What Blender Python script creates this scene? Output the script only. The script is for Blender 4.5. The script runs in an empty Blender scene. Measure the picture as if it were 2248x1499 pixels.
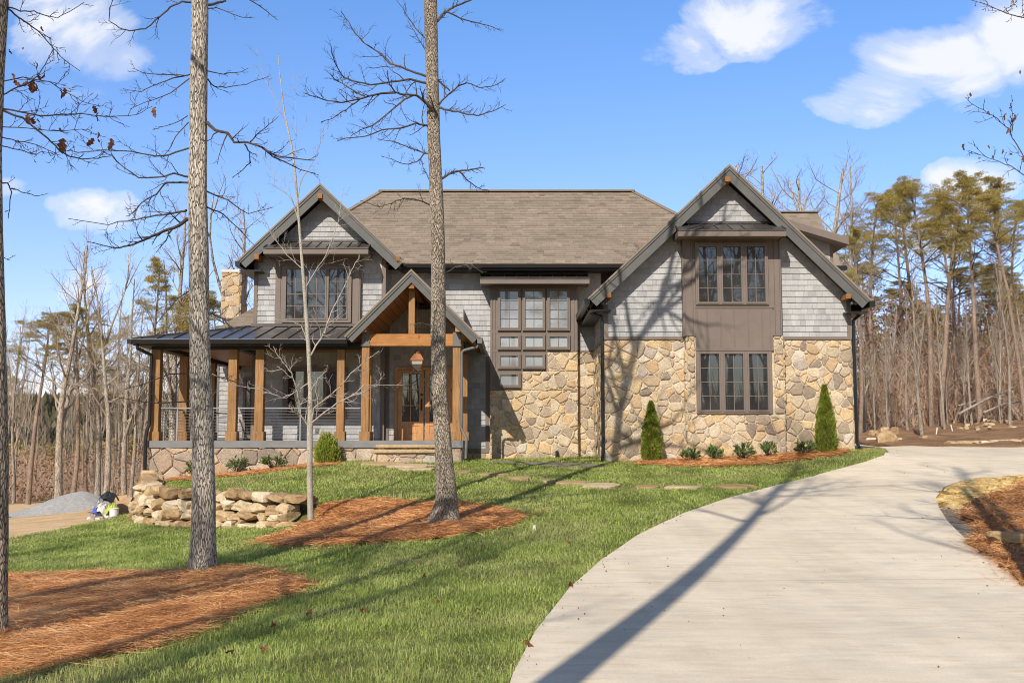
import bpy, math, random
import numpy as np
from mathutils import Vector, noise, geometry
R = math.radians
scene = bpy.context.scene
COL = scene.collection
# ---------------------------------------------------------------- camera model (photo pixels 2248 x 1499)
F, CX, CY, EYE = 2245.0, 1124.0, 749.5, 1.6
TH = math.atan(210.0/2245.0)
CT, ST = math.cos(TH), math.sin(TH)
def ray(px, py):
    v = (CY-py)/F
    return ((px-CX)/F, CT-v*ST, ST+v*CT)
def U(px, py, Y):
    a, b, c = ray(px, py); t = Y/b
    return Vector((a*t, Y, EYE+c*t))
def UX(px, py, Y): return U(px, py, Y).x
def UZ(py, Y): return U(CX, py, Y).z
# ---------------------------------------------------------------- terrain
def rbf(pts):
    P = np.array(pts, float); n = len(P)
    D = np.hypot(P[:,None,0]-P[None,:,0], P[:,None,1]-P[None,:,1])
    A = np.zeros((n+3, n+3)); A[:n,:n] = D + np.eye(n)*-0.35
    A[:n,n] = 1; A[:n,n+1:n+3] = P[:,:2]; A[n,:n] = 1; A[n+1:n+3,:n] = P[:,:2].T
    w = np.linalg.solve(A, np.concatenate([P[:,2], [0,0,0]]))
    return P, w
def rbf_eval(m, x, y):
    P, w = m; n = len(P)
    out = np.full(x.shape, w[n]) + w[n+1]*x + w[n+2]*y
    for k in range(n):
        out += w[k]*np.hypot(x-P[k,0], y-P[k,1])
    return out
def cp(px, py, Y): u = U(px, py, Y); return (u.x, u.y, u.z)
common = [cp(1125,1499,6.7), cp(0,1499,6.7), cp(2248,1300,10.57), (-8,-2,-.1), (8,-2,.05), (-20,-10,-.6), (20,-10,.3), (0,-30,-.5), (-60,-30,-2), (60,-30,2),
  cp(1400,1180,14.2), cp(1600,1100,18), cp(1800,1050,22), cp(1950,1000,26.3), cp(2000,985,30), cp(2248,985,30), cp(2058,1100,18), cp(2248,1045,21.5),
  cp(975,1150,15.5), cp(440,1262,12.4), cp(10,1400,8.1), cp(2248,1180,14.2),
  (14,22,.85), (16,30,1.35), cp(2248,935,40), cp(1900,972,36), cp(2060,950,40), (40,40,3.2), (20,60,2.6), (45,70,4), (5,50,1.2), (0,40,.9), (0,80,.8),
  (-12,12,-.5), (-20,20,-1.2), (-40,20,-2), (-30,50,-1.6), (-60,80,-2), (-20,80,-1.2), (60,90,5), (20,120,2), (100,120,6), (-100,120,-3), (0,300,0), (150,300,4), (-150,300,-4),
  (-14,45,-.9), (-18,38,-.9)]
upper = common + [cp(345,1056,26.3), cp(560,1038,26.3), cp(700,1020,26.3), cp(830,1009,26), cp(1075,1011,29), cp(1320,1019,26), cp(1460,1014,25.5), cp(1600,1012,25.4),
  cp(1870,986,25.6), cp(360,1072,24.0), cp(440,1078,22.3), cp(560,1088,20.9), cp(650,1095,20.0), cp(682,1145,18.2), cp(800,1102,19.5), cp(1000,1075,20), cp(1300,1070,20.5), (-9.3,32,.2), (0,33,.95)]
lower = common + [cp(20,1180,21), cp(280,1160,21.0), cp(480,1162,20.0), cp(640,1166,18.9), cp(682,1145,18.2), cp(570,1190,17.0), cp(60,1140,27), cp(300,1092,33), cp(1000,1075,20), cp(1300,1070,20.5),
  cp(1320,1019,26), cp(200,1230,15), cp(280,1130,26)]
MU, ML = rbf(upper), rbf(lower)
WALL = [(-9.25,27.0), (-8.95,25.4), (-8.3,23.4), (-7.65,22.0), (-6.85,21.1), (-5.5,20.3), (-3.95,19.2)]
WEXT = [(-10.0,40.0)] + WALL + [(-3.4,18.2), (-1.0,16.5), (3.0,15.0)]
def wall_sd(x, y):
    best = np.full(x.shape, 1e9); sgn = np.ones(x.shape)
    for (ax,ay),(bx,by) in zip(WEXT[:-1], WEXT[1:]):
        dx, dy = bx-ax, by-ay; L2 = dx*dx+dy*dy
        t = np.clip(((x-ax)*dx+(y-ay)*dy)/L2, 0, 1)
        d = np.hypot(x-ax-t*dx, y-ay-t*dy)
        s = np.sign(dx*(y-ay)-dy*(x-ax))
        m = d < best
        best = np.where(m, d, best); sgn = np.where(m, s, sgn)
    return best*sgn
def H(x, y):
    x = np.asarray(x, float); y = np.asarray(y, float)
    sd = wall_sd(x, y)
    m = np.clip((sd-0.02)/0.35, 0, 1); m = m*m*(3-2*m)
    z = rbf_eval(ML, x, y)*(1-m) + rbf_eval(MU, x, y)*m
    return z
def h1(x, y): return float(H(np.array([x]), np.array([y]))[0])
YS = np.concatenate([np.arange(3, 45, .03), np.arange(45, 120, .25)])
def G(px, py):
    a, b, c = ray(px, py); t = YS/b
    xs = a*t; zs = EYE+c*t; hs = H(xs, YS)
    k = np.argmax(zs < hs)
    if k == 0 and not zs[0] < hs[0]: k = len(YS)-1
    return Vector((xs[k], YS[k], hs[k]))
# ---------------------------------------------------------------- mesh builder
ORG = {}
def tag(o, label=None, cat=None, group=None, kind=None):
    if label: o['label'] = label
    if cat: o['category'] = cat
    if group: o['group'] = group
    if kind: o['kind'] = kind
    return o
def thing(name, loc, label, cat, group=None, rz=0):
    o = bpy.data.objects.new(name, None); COL.objects.link(o)
    o.empty_display_size = .2
    o.location = loc; o.rotation_euler = (0,0,rz); ORG[o.name] = Vector(loc)
    return tag(o, label, cat, group)
class MB:
    def __init__(s): s.v = []; s.f = []; s.r = []
    def add(s, vs, fs, r=0.5):
        b = len(s.v); s.v.extend([tuple(q) for q in vs])
        for f in fs: s.f.append([b+i for i in f]); s.r.append(r)
        return s
    def box(s, x0, x1, y0, y1, z0, z1, r=.5):
        if x0 > x1: x0, x1 = x1, x0
        if y0 > y1: y0, y1 = y1, y0
        if z0 > z1: z0, z1 = z1, z0
        return s.add([(x0,y0,z0),(x1,y0,z0),(x1,y1,z0),(x0,y1,z0),(x0,y0,z1),(x1,y0,z1),(x1,y1,z1),(x0,y1,z1)],
              [(3,2,1,0),(4,5,6,7),(0,1,5,4),(1,2,6,5),(2,3,7,6),(3,0,4,7)], r)
    def prism(s, poly, d, r=.5):     # poly: list of 3d points, extruded by vector d
        n = len(poly); d = Vector(d); vs = [Vector(p) for p in poly]; vs += [p+d for p in vs]
        fs = [tuple(range(n))[::-1], tuple(range(n, 2*n))] + [(i, (i+1) % n, n+(i+1) % n, n+i) for i in range(n)]
        return s.add(vs, fs, r)
    def bar(s, p, q, w, h, up=(0,0,1), r=.5):
        p, q = Vector(p), Vector(q); d = (q-p).normalized(); side = d.cross(Vector(up)).normalized(); u = side.cross(d)
        c = [side*w/2+u*h/2, -side*w/2+u*h/2, -side*w/2-u*h/2, side*w/2-u*h/2]
        return s.add([p+k for k in c]+[q+k for k in c], [(0,1,2,3),(7,6,5,4),(0,4,5,1),(1,5,6,2),(2,6,7,3),(3,7,4,0)], r)
    def tube(s, path, rad, n=6, r=.5, cap=True):
        m = len(path); P = [Vector(p) for p in path]; b = len(s.v)
        prev = None
        for i in range(m):
            d = (P[min(i+1, m-1)]-P[max(i-1, 0)])
            if d.length < 1e-9: d = Vector((0,0,1))
            d.normalize()
            if prev is None:
                a = d.cross(Vector((0.31,.17,.93))) 
                if a.length < .05: a = d.cross(Vector((1,0,0)))
            else: a = prev - d*prev.dot(d)
            a.normalize(); prev = a; c = d.cross(a)
            rr = rad[i] if hasattr(rad, '__len__') else rad
            for k in range(n):
                t = 2*math.pi*k/n
                s.v.append(tuple(P[i]+a*(rr*math.cos(t))+c*(rr*math.sin(t))))
        for i in range(m-1):
            for k in range(n):
                k2 = (k+1) % n
                s.f.append([b+i*n+k, b+i*n+k2, b+(i+1)*n+k2, b+(i+1)*n+k]); s.r.append(r)
        if cap and n > 3:
            s.f.append([b+k for k in range(n)][::-1]); s.r.append(r)
            s.f.append([b+(m-1)*n+k for k in range(n)]); s.r.append(r)
        return s
    def lathe(s, c, prof, n=16, r=.5):
        c = Vector(c); b = len(s.v); m = len(prof)
        for (rr, z) in prof:
            for k in range(n):
                t = 2*math.pi*k/n; s.v.append((c.x+rr*math.cos(t), c.y+rr*math.sin(t), c.z+z))
        for i in range(m-1):
            for k in range(n):
                k2 = (k+1) % n; s.f.append([b+i*n+k, b+i*n+k2, b+(i+1)*n+k2, b+(i+1)*n+k]); s.r.append(r)
        s.f.append([b+k for k in range(n)][::-1]); s.r.append(r)
        s.f.append([b+(m-1)*n+k for k in range(n)]); s.r.append(r)
        return s
    def build(s, name, mat, parent=None, smooth=False, bevel=0):
        me = bpy.data.meshes.new(name)
        o = Vector((0,0,0)); p = parent
        if p is not None: o = ORG.get(p.name, o)
        vs = [(v[0]-o.x, v[1]-o.y, v[2]-o.z) for v in s.v]
        me.from_pydata(vs, [], s.f); me.update()
        at = me.attributes.new('rnd', 'FLOAT', 'FACE'); at.data.foreach_set('value', np.array(s.r, np.float32))
        if mat: me.materials.append(mat)
        if smooth: me.polygons.foreach_set('use_smooth', np.ones(len(me.polygons), bool))
        ob = bpy.data.objects.new(name, me); COL.objects.link(ob)
        if parent is not None: ob.parent = parent; ORG[ob.name] = o
        else: ORG[ob.name] = Vector((0,0,0))
        if bevel:
            md = ob.modifiers.new('bevel', 'BEVEL'); md.width = bevel; md.segments = 2; md.limit_method = 'ANGLE'; md.angle_limit = R(40)
        return ob
def np_mesh(name, verts, quads, rnd, mat, parent=None, tris=False, smooth=False):
    """verts (n,3) array, quads (m,4) or (m,3) index array; rnd per face"""
    me = bpy.data.meshes.new(name)
    o = ORG.get(parent.name, Vector((0,0,0))) if parent is not None else Vector((0,0,0))
    verts = verts - np.array(o)
    k = quads.shape[1]; m = len(quads)
    me.vertices.add(len(verts)); me.vertices.foreach_set('co', verts.astype(np.float32).ravel())
    me.loops.add(m*k); me.loops.foreach_set('vertex_index', quads.astype(np.int32).ravel())
    me.polygons.add(m); me.polygons.foreach_set('loop_start', (np.arange(m)*k).astype(np.int32))
    try: me.polygons.foreach_set('loop_total', np.full(m, k, np.int32))
    except Exception: pass
    me.update(calc_edges=True); me.validate()
    at = me.attributes.new('rnd', 'FLOAT', 'FACE'); at.data.foreach_set('value', rnd.astype(np.float32))
    if mat: me.materials.append(mat)
    if smooth: me.polygons.foreach_set('use_smooth', np.ones(len(me.polygons), bool))
    ob = bpy.data.objects.new(name, me); COL.objects.link(ob)
    if parent is not None: ob.parent = parent
    ORG[ob.name] = o
    return ob
def blades(name, P, T, S, rnd, mat, parent=None, bend=None, tipw=.15):
    """each blade: two quads (base, mid, tip). P base, T tip vector, S half width vector"""
    n = len(P); B = bend if bend is not None else 0
    M = P + T*.5 + (B*-.25 if bend is not None else 0)
    E = P + T + (B if bend is not None else 0)
    V = np.stack([P-S, P+S, M+S*.8, M-S*.8, E+S*tipw, E-S*tipw], 1).reshape(-1, 3)
    i = np.arange(n)[:,None]*6
    Q = np.concatenate([i+np.array([0,1,2,3]), i+np.array([3,2,4,5])], 1).reshape(-1, 4)
    return np_mesh(name, V, Q, np.repeat(rnd, 2), mat, parent)
def leaves(name, P, T, S, rnd, mat, parent=None):
    """diamond leaf: base, side, tip, side"""
    n = len(P)
    V = np.stack([P, P+T*.45+S, P+T, P+T*.45-S], 1).reshape(-1, 3)
    Q = np.arange(n)[:,None]*4 + np.array([0,1,2,3])
    return np_mesh(name, V, Q, rnd, mat, parent)
def rdir(rs, n):
    d = rs.normal(size=(n,3)); return d/np.linalg.norm(d, axis=1)[:,None]
def perp(rs, T):
    a = rs.normal(size=T.shape); c = np.cross(T, a); return c/(np.linalg.norm(c, axis=1)[:,None]+1e-9)
def kids(o): return [c for c in bpy.data.objects if c.parent == o]
def copy_tree(o, loc, rz=0, sc=None, label=None, cat=None, group=None):
    r = o.copy(); COL.objects.link(r); r.location = loc; r.rotation_euler = (0,0,rz)
    if sc is not None: r.scale = (sc,sc,sc) if not hasattr(sc, '__len__') else sc
    tag(r, label, cat, group)
    for ch in CH.get(o.name, []):
        c = ch.copy(); COL.objects.link(c); c.parent = r
        for g in CH.get(ch.name, []):
            d = g.copy(); COL.objects.link(d); d.parent = c
    return r
CH = {}
# ---------------------------------------------------------------- material helper
class NT:
    def __init__(s, name):
        s.m = bpy.data.materials.new(name); s.m.use_nodes = True; s.t = s.m.node_tree; s.t.nodes.clear()
        s.out = s.t.nodes.new('ShaderNodeOutputMaterial')
    def n(s, typ, ins=None, **pr):
        nd = s.t.nodes.new('ShaderNode'+typ)
        for k, v in pr.items(): setattr(nd, k, v)
        for k, v in (ins or {}).items():
            if isinstance(v, bpy.types.NodeSocket): s.t.links.new(v, nd.inputs[k])
            else: nd.inputs[k].default_value = v
        return nd
    def ramp(s, fac, stops, interp='LINEAR'):
        nd = s.n('ValToRGB', {'Fac': fac}); cr = nd.color_ramp; cr.interpolation = interp
        while len(cr.elements) < len(stops): cr.elements.new(.5)
        for e, (p, c) in zip(cr.elements, stops):
            e.position = p; e.color = (c[0], c[1], c[2], 1) if hasattr(c, '__len__') else (c, c, c, 1)
        return nd.outputs['Color']
    def attr(s, nm='rnd'): return s.n('Attribute', attribute_name=nm).outputs['Fac']
    def pos(s): return s.n('NewGeometry').outputs['Position']
    def objc(s): return s.n('TexCoord').outputs['Object']
    def scale(s, vec, sc): return s.n('Mapping', {'Vector': vec, 'Scale': sc}).outputs['Vector']
    def noise(s, vec, scale, detail=4, rough=.55, dist=0): return s.n('TexNoise', {'Vector': vec, 'Scale': scale, 'Detail': detail, 'Roughness': rough, 'Distortion': dist}).outputs['Fac']
    def math(s, op, a, b=0): return s.n('Math', {0: a, 1: b}, operation=op).outputs[0]
    def mix(s, f, a, b, mode='MIX'):
        nd = s.n('Mix', data_type='RGBA', blend_type=mode)
        for k, v in ((0, f), (6, a), (7, b)):
            if isinstance(v, bpy.types.NodeSocket): s.t.links.new(v, nd.inputs[k])
            elif k == 0: nd.inputs[k].default_value = v
            else: nd.inputs[k].default_value = (v[0], v[1], v[2], 1)
        return nd.outputs[2]
    def bump(s, h, strength=.5, dist=.02): return s.n('Bump', {'Height': h, 'Strength': strength, 'Distance': dist}).outputs['Normal']
    def done(s, col, rough=.8, metal=0, normal=None, spec=.3, **extra):
        ins = {'Base Color': col if isinstance(col, bpy.types.NodeSocket) else (col[0], col[1], col[2], 1), 'Roughness': rough, 'Metallic': metal, 'Specular IOR Level': spec}
        ins.update(extra)
        if normal is not None: ins['Normal'] = normal
        b = s.n('BsdfPrincipled', ins); s.t.links.new(b.outputs[0], s.out.inputs[0]); return s.m
    def leaf(s, col, trans=.25, rough=.6):
        b = s.n('BsdfPrincipled', {'Base Color': col, 'Roughness': rough, 'Specular IOR Level': .25})
        t = s.n('BsdfTranslucent', {'Color': col}); x = s.n('MixShader', {0: trans, 1: b.outputs[0], 2: t.outputs[0]})
        s.t.links.new(x.outputs[0], s.out.inputs[0]); return s.m
M = {}
def m_stone(name='stone', tint=(0.9,0.9,0.9)):
    k = NT(name); r = k.attr(); p = k.pos()
    c = k.ramp(r, [(0,(0.313,0.245,0.187)),(.12,(0.496,0.393,0.277)),(.3,(0.679,0.54,0.367)),(.45,(0.786,0.635,0.452)),(.6,(0.751,0.568,0.343)),(.74,(0.772,0.547,0.289)),(.86,(0.604,0.409,0.241)),(.95,(0.527,0.447,0.367)),(1,(0.847,0.743,0.593))])
    n1 = k.noise(p, 3.2, 5, .6); n2 = k.noise(p, 22, 5, .65)
    c = k.mix(k.ramp(n1, [(.35,0),(.7,1)]), c, k.mix(.4, c, (0.328,0.252,0.19)), 'MIX')
    c = k.mix(.8, c, k.ramp(n2, [(.25,.55),(.6,1.1)]), 'MULTIPLY')
    mort = k.math('GREATER_THAN', r, 1.5)
    c = k.mix(mort, c, k.ramp(n2, [(.3,(0.605,0.518,0.394)),(.7,(0.769,0.668,0.518))]))
    c = k.mix(1, c, tint, 'MULTIPLY')
    hgt = k.math('ADD', k.math('MULTIPLY', n1, 1.2), k.math('MULTIPLY', n2, .5))
    return k.done(c, .85, normal=k.bump(hgt, .9, .04), spec=.2)
def m_siding():
    k = NT('shingle_siding'); r = k.attr(); p = k.pos()
    c = k.ramp(r, [(0,(0.348,0.343,0.343)),(.5,(0.435,0.428,0.424)),(.85,(0.494,0.485,0.477)),(1,(0.453,0.435,0.409))])
    n = k.noise(k.scale(p, (60,60,3)), 1, 4, .6); n2 = k.noise(p, 1.3, 3)
    c = k.mix(.55, c, k.ramp(n, [(.25,.68),(.7,1.1)]), 'MULTIPLY')
    c = k.mix(.5, c, k.ramp(n2, [(.3,.8),(.7,1.1)]), 'MULTIPLY')
    return k.done(c, .8, normal=k.bump(n, .35, .01), spec=.2)
def m_roof():
    k = NT('asphalt_shingle'); r = k.attr(); p = k.pos()
    c = k.ramp(r, [(0,(.21,.165,.125)),(.4,(.27,.215,.165)),(.7,(.295,.24,.185)),(1,(.33,.27,.21))])
    n = k.noise(p, 90, 3, .7); n2 = k.noise(p, .7, 3)
    c = k.mix(.6, c, k.ramp(n, [(.3,.6),(.7,1.3)]), 'MULTIPLY'); c = k.mix(.5, c, k.ramp(n2, [(.3,.8),(.7,1.15)]), 'MULTIPLY')
    return k.done(c, .95, normal=k.bump(n, .5, .006), spec=.1)
def m_paint(name, col, rough=.55, var=.25, ns=(1,1,1), spec=.3):
    k = NT(name); p = k.pos(); n = k.noise(k.scale(p, ns), 2.5, 5, .6); n2 = k.noise(p, 40, 3)
    c = k.mix(var*2, (col[0],col[1],col[2]), k.ramp(n, [(.3,.7),(.7,1.2)]), 'MULTIPLY')
    return k.done(c, rough, normal=k.bump(n2, .12, .004), spec=spec)
def m_metal(name, col, rough, metal):
    k = NT(name); p = k.pos(); n = k.noise(p, 1.6, 4); 
    return k.done(k.mix(.5, col, k.ramp(n, [(.3,.75),(.7,1.15)]), 'MULTIPLY'), k.ramp(n, [(.3,rough*.8),(.7,rough*1.25)]), metal, normal=k.bump(n, .1, .02), spec=.4)
def m_wood(name, lo, hi, ax=(14,14,.8), rough=.6):
    k = NT(name); p = k.pos(); v = k.scale(p, ax)
    n = k.noise(v, 2.2, 6, .6, 1.2); n2 = k.noise(k.scale(p, (ax[0]*6, ax[1]*6, ax[2]*2)), 1, 3); n3 = k.noise(p, 1.3, 3)
    kn = k.n('TexVoronoi', {'Vector': k.scale(p, (3.2,3.2,1.7)), 'Scale': 1.0}).outputs['Distance']
    c = k.ramp(n, [(.25,lo),(.62,hi)])
    c = k.mix(.5, c, k.ramp(n2, [(.3,.7),(.7,1.1)]), 'MULTIPLY'); c = k.mix(.7, c, k.ramp(n3, [(.3,.65),(.7,1.1)]), 'MULTIPLY')
    c = k.mix(1, c, k.ramp(kn, [(.03,.35),(.12,1)]), 'MULTIPLY')
    return k.done(c, rough, normal=k.bump(n, .2, .006), spec=.35)
def m_planks():
    k = NT('plank_ceiling'); p = k.pos(); x = k.n('SeparateXYZ', {0: p}).outputs
    fr = k.math('FRACT', k.math('MULTIPLY', x[0], 7.5)); g = k.math('LESS_THAN', fr, .07)
    idx = k.math('FLOOR', k.math('MULTIPLY', x[0], 7.5)); w = k.n('TexWhiteNoise', {'W': idx}, noise_dimensions='1D').outputs['Value']
    n = k.noise(k.scale(p, (20,1.2,20)), 1.5, 5)
    c = k.mix(k.math('MULTIPLY', w, .6), (.40,.17,.05), (.27,.105,.03)); c = k.mix(.6, c, k.ramp(n, [(.3,.7),(.7,1.1)]), 'MULTIPLY')
    return k.done(k.mix(g, c, (.03,.012,.005)), .5)
def m_glass(name, tint, ior=1.75):
    k = NT(name); p = k.pos(); n = k.noise(p, 1.1, 2); n2 = k.noise(p, .8, 2)
    c = k.mix(k.ramp(n2, [(.45,0),(.6,1)]), tint, [t*1.7 for t in tint])
    return k.done(c, .015, normal=k.bump(n, .004, .05), spec=.5, IOR=ior)
def m_bark(name, dark, light, sc=(9,9,1.5), strength=1.0, moss=.0):
    k = NT(name); p = k.objc(); v = k.scale(p, sc)
    n = k.noise(v, 4, 6, .62, .8); vo = k.n('TexVoronoi', {'Vector': v, 'Scale': 4.5, 'Randomness': 1.0}, feature='DISTANCE_TO_EDGE').outputs['Distance']
    fis = k.ramp(vo, [(.0,0),(.16,1)]); n3 = k.noise(p, 1.6, 4)
    hgt = k.math('ADD', k.math('MULTIPLY', fis, .8), n)
    c = k.mix(k.ramp(hgt, [(.55,0),(1.35,1)]), dark, light)
    c = k.mix(.75, c, k.ramp(n3, [(.3,.6),(.65,1.15)]), 'MULTIPLY')
    if moss: c = k.mix(k.ramp(k.noise(p, 2.7, 5, .7), [(.6,0),(.72,moss)]), c, (.42,.43,.37))
    return k.done(c, .95, normal=k.bump(hgt, strength, .03), spec=.1)
def m_leaf(name, stops, trans=.25, ns=1.2, patch=None):
    k = NT(name); r = k.attr(); p = k.pos(); n = k.noise(p, ns, 3)
    f = k.math('ADD', k.math('MULTIPLY', r, .6), k.math('MULTIPLY', k.math('SUBTRACT', n, .3), .9))
    c = k.ramp(f, stops)
    if patch is not None: c = k.mix(k.ramp(k.noise(p, .55, 4, .6), [(.48,0),(.72,.75)]), c, patch)
    return k.leaf(c, trans)
def m_ground():
    k = NT('ground'); p = k.pos(); n1 = k.noise(p, .35, 5, .6); n2 = k.noise(p, 6, 6, .65); n3 = k.noise(p, 40, 4, .7)
    c = k.ramp(n1, [(.3,(.22,.135,.075)),(.5,(.30,.185,.105)),(.62,(.38,.25,.14)),(.75,(.24,.15,.09))])
    c = k.mix(.8, c, k.ramp(n2, [(.3,.5),(.7,1.25)]), 'MULTIPLY'); c = k.mix(.7, c, k.ramp(n3, [(.3,.6),(.7,1.25)]), 'MULTIPLY')
    return k.done(c, .95, normal=k.bump(k.math('ADD', n2, k.math('MULTIPLY', n3, .4)), .8, .06), spec=.1)
def m_noise(name, stops, s1=2, s2=30, bump=.5, dist=.02, rough=.9, stretch=(1,1,1), spec=.15):
    k = NT(name); p = k.scale(k.pos(), stretch); n1 = k.noise(p, s1, 6, .6); n2 = k.noise(p, s2, 5, .65)
    c = k.mix(.7, k.ramp(n1, stops), k.ramp(n2, [(.3,.65),(.7,1.2)]), 'MULTIPLY')
    return k.done(c, rough, normal=k.bump(k.math('ADD', k.math('MULTIPLY', n1, .5), n2), bump, dist), spec=spec)
def m_concrete():
    k = NT('concrete'); p = k.pos(); n1 = k.noise(p, .45, 5, .6); n2 = k.noise(k.scale(p, (1.0,4.5,1)), 1.3, 6, .62); n3 = k.noise(p, 60, 4, .7); n4 = k.noise(k.scale(p, (1,3,1)), 3.3, 3, .5)
    n5 = k.noise(k.scale(p, (3,10,1)), 2.1, 3, .5)
    c = k.ramp(n1, [(.3,(.66,.56,.42)),(.5,(.75,.64,.485)),(.7,(.79,.685,.53))])
    c = k.mix(.75, c, k.ramp(n2, [(.28,.80),(.5,.98),(.7,1.06)]), 'MULTIPLY'); c = k.mix(.4, c, k.ramp(n3, [(.3,.75),(.7,1.15)]), 'MULTIPLY')
    c = k.mix(k.ramp(n4, [(.55,0),(.72,.5)]), c, (.62,.46,.29))
    n6 = k.noise(k.scale(p, (1,2.2,1)), .8, 7, .68); c = k.mix(k.ramp(n6, [(.5,0),(.7,.6)]), c, (.53,.465,.375))
    c = k.mix(k.ramp(n5, [(.70,0),(.78,.5)]), c, (.30,.25,.19))
    py_ = k.n('SeparateXYZ', {0: p}).outputs; yy_ = k.math('ADD', py_[1], k.math('MULTIPLY', py_[0], -.12)); fr_ = k.math('FRACT', k.math('DIVIDE', k.math('ADD', yy_, 3.4), 4.6))
    jt = k.math('LESS_THAN', fr_, .0032); c = k.mix(k.math('MULTIPLY', jt, .55), c, (.16,.14,.115))
    n7 = k.noise(p, 26, 2, .5); c = k.mix(k.ramp(n7, [(.74,0),(.78,.6)]), c, (.25,.20,.14))
    tr = k.noise(k.scale(p, (1.6,.12,1)), 1.2, 4, .6); c = k.mix(.6, c, k.ramp(tr, [(.35,.88),(.6,1.04)]), 'MULTIPLY')
    return k.done(c, .85, normal=k.bump(k.math('ADD', k.math('MULTIPLY', n2, .4), k.math('SUBTRACT', n3, k.math('MULTIPLY', jt, 1.5))), .3, .01), spec=.2)
def m_rock(name, a, b, c3):
    k = NT(name); r = k.attr(); p = k.objc(); n1 = k.noise(p, 2.6, 6, .6); n2 = k.noise(p, 17, 5, .65)
    f = k.math('ADD', k.math('MULTIPLY', r, .8), k.math('SUBTRACT', n1, .4))
    c = k.ramp(f, [(.05,a),(.45,b),(.85,c3)]); c = k.mix(.7, c, k.ramp(n2, [(.3,.6),(.7,1.15)]), 'MULTIPLY')
    return k.done(c, .9, normal=k.bump(k.math('ADD', n1, k.math('MULTIPLY', n2, .4)), .6, .05), spec=.15)
M['stone'] = m_stone(); M['stoneg'] = m_stone('grey_fieldstone', (.80,.80,.86)); M['siding'] = m_siding(); M['roof'] = m_roof()
M['trim'] = m_paint('taupe_trim', (.195,.155,.13), var=.15); M['fascia'] = m_paint('grey_fascia', (.122,.12,.112), ns=(1,1,1))
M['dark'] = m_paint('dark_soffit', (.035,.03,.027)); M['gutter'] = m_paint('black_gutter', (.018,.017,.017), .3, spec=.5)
M['grey'] = m_paint('deck_grey', (.22,.215,.21), .6, ns=(1,1,3)); M['cap'] = m_paint('post_cap_grey', (.16,.155,.15))
M['mroof'] = m_metal('standing_seam_metal', (.13,.115,.105), .36, .55); M['alum'] = m_metal('brushed_rail', (.42,.42,.42), .35, .6)
M['cedar'] = m_wood('cedar_timber', (.20,.09,.03), (.44,.235,.09)); M['cedarx'] = m_wood('cedar_beam', (.34,.13,.03), (.52,.235,.065), (.8,14,14))
M['cedary'] = m_wood('shaded_cedar', (.17,.07,.02), (.36,.165,.05), (14,.8,14))  # cedar darkened: the outlookers' underside shade is put into the colour
M['door'] = m_wood('door_wood', (.42,.19,.075), (.64,.33,.14), (10,10,.8), .4); M['planks'] = m_planks()
M['glass'] = m_glass('window_glass', (.03,.03,.03), 2.1); M['glass2'] = m_glass('stair_window_glass', (.2,.205,.21), 2.0)  # stair panes: reflected sky and white interior imitated by a paler base
M['bronze'] = m_metal('dark_bronze', (.05,.04,.03), .35, .7); M['copper'] = m_metal('copper', (.55,.25,.13), .35, .85)
M['bark1'] = m_bark('ridged_oak_bark', (0.2,0.156,0.119), (0.85,0.75,0.625), (15,15,1.9), 1.0, .35)
M['bark2'] = m_bark('grey_bark', (0.144,0.11,0.0816), (0.624,0.516,0.402), (15,15,3.0), 1.0, .35)
M['bark3'] = m_bark('pale_young_bark', (.27,.22,.17), (.62,.56,.47), (16,16,8), .5)
M['barkw'] = m_bark('woodland_bark', (0.168,0.132,0.0998), (0.546,0.462,0.373), (5,5,1.2), .7)
M['barkp'] = m_bark('pine_bark', (.15,.10,.075), (.46,.335,.255), (5,5,1.5), .7)
M['twigs'] = m_noise('silvery_twig', [(.3,(0.328,0.281,0.234)),(.7,(0.515,0.46,0.398))], 3, 30, .3, .01)
M['twig'] = m_noise('twig_bark', [(.3,(.06,.047,.04)),(.7,(.15,.12,.10))], 3, 30, .3, .01)
M['twigw'] = m_noise('pale_twig', [(.3,(0.258,0.199,0.146)),(.7,(0.473,0.389,0.306))], 3, 30, .3, .01)
M['ground'] = m_ground(); M['concrete'] = m_concrete()
M['soil_lawn'] = m_noise('turf_base', [(.3,(.11,.115,.035)),(.7,(.19,.18,.065))], 1.2, 30, .6, .03)
M['straw_base'] = m_noise('pine_straw_mat', [(.3,(.20,.085,.035)),(.55,(.33,.15,.065)),(.75,(.42,.21,.10))], 3, 45, .9, .03)
M['grass'] = m_leaf('grass_blade', [(0,(0.16,0.218,0.0437)),(.35,(0.364,0.451,0.102)),(.65,(0.553,0.626,0.189)),(.9,(0.728,0.728,0.306)),(1,(0.844,0.699,0.379))], .45, .9, (0.538,0.493,0.224))
M['needle'] = m_leaf('pine_straw', [(0,(.22,.075,.025)),(.3,(.56,.245,.085)),(.6,(.84,.455,.19)),(.85,(.92,.61,.31)),(1,(.93,.76,.50))], .14, 1.6)
M['pine'] = m_leaf('pine_needle', [(0,(0.151,0.137,0.042)),(.5,(0.438,0.352,0.105)),(1,(0.726,0.521,0.182))], .35, .5)
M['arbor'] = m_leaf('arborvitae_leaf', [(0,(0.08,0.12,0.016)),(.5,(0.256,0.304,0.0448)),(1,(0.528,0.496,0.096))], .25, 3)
M['shrub'] = m_leaf('shrub_leaf', [(0,(0.0525,0.075,0.024)),(.5,(0.15,0.21,0.0675)),(1,(0.36,0.405,0.165))], .15, 5)
M['deadleaf'] = m_leaf('dry_oak_leaf', [(0,(.14,.05,.025)),(.5,(.27,.11,.05)),(1,(.40,.22,.12))], .3, 5)
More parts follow.
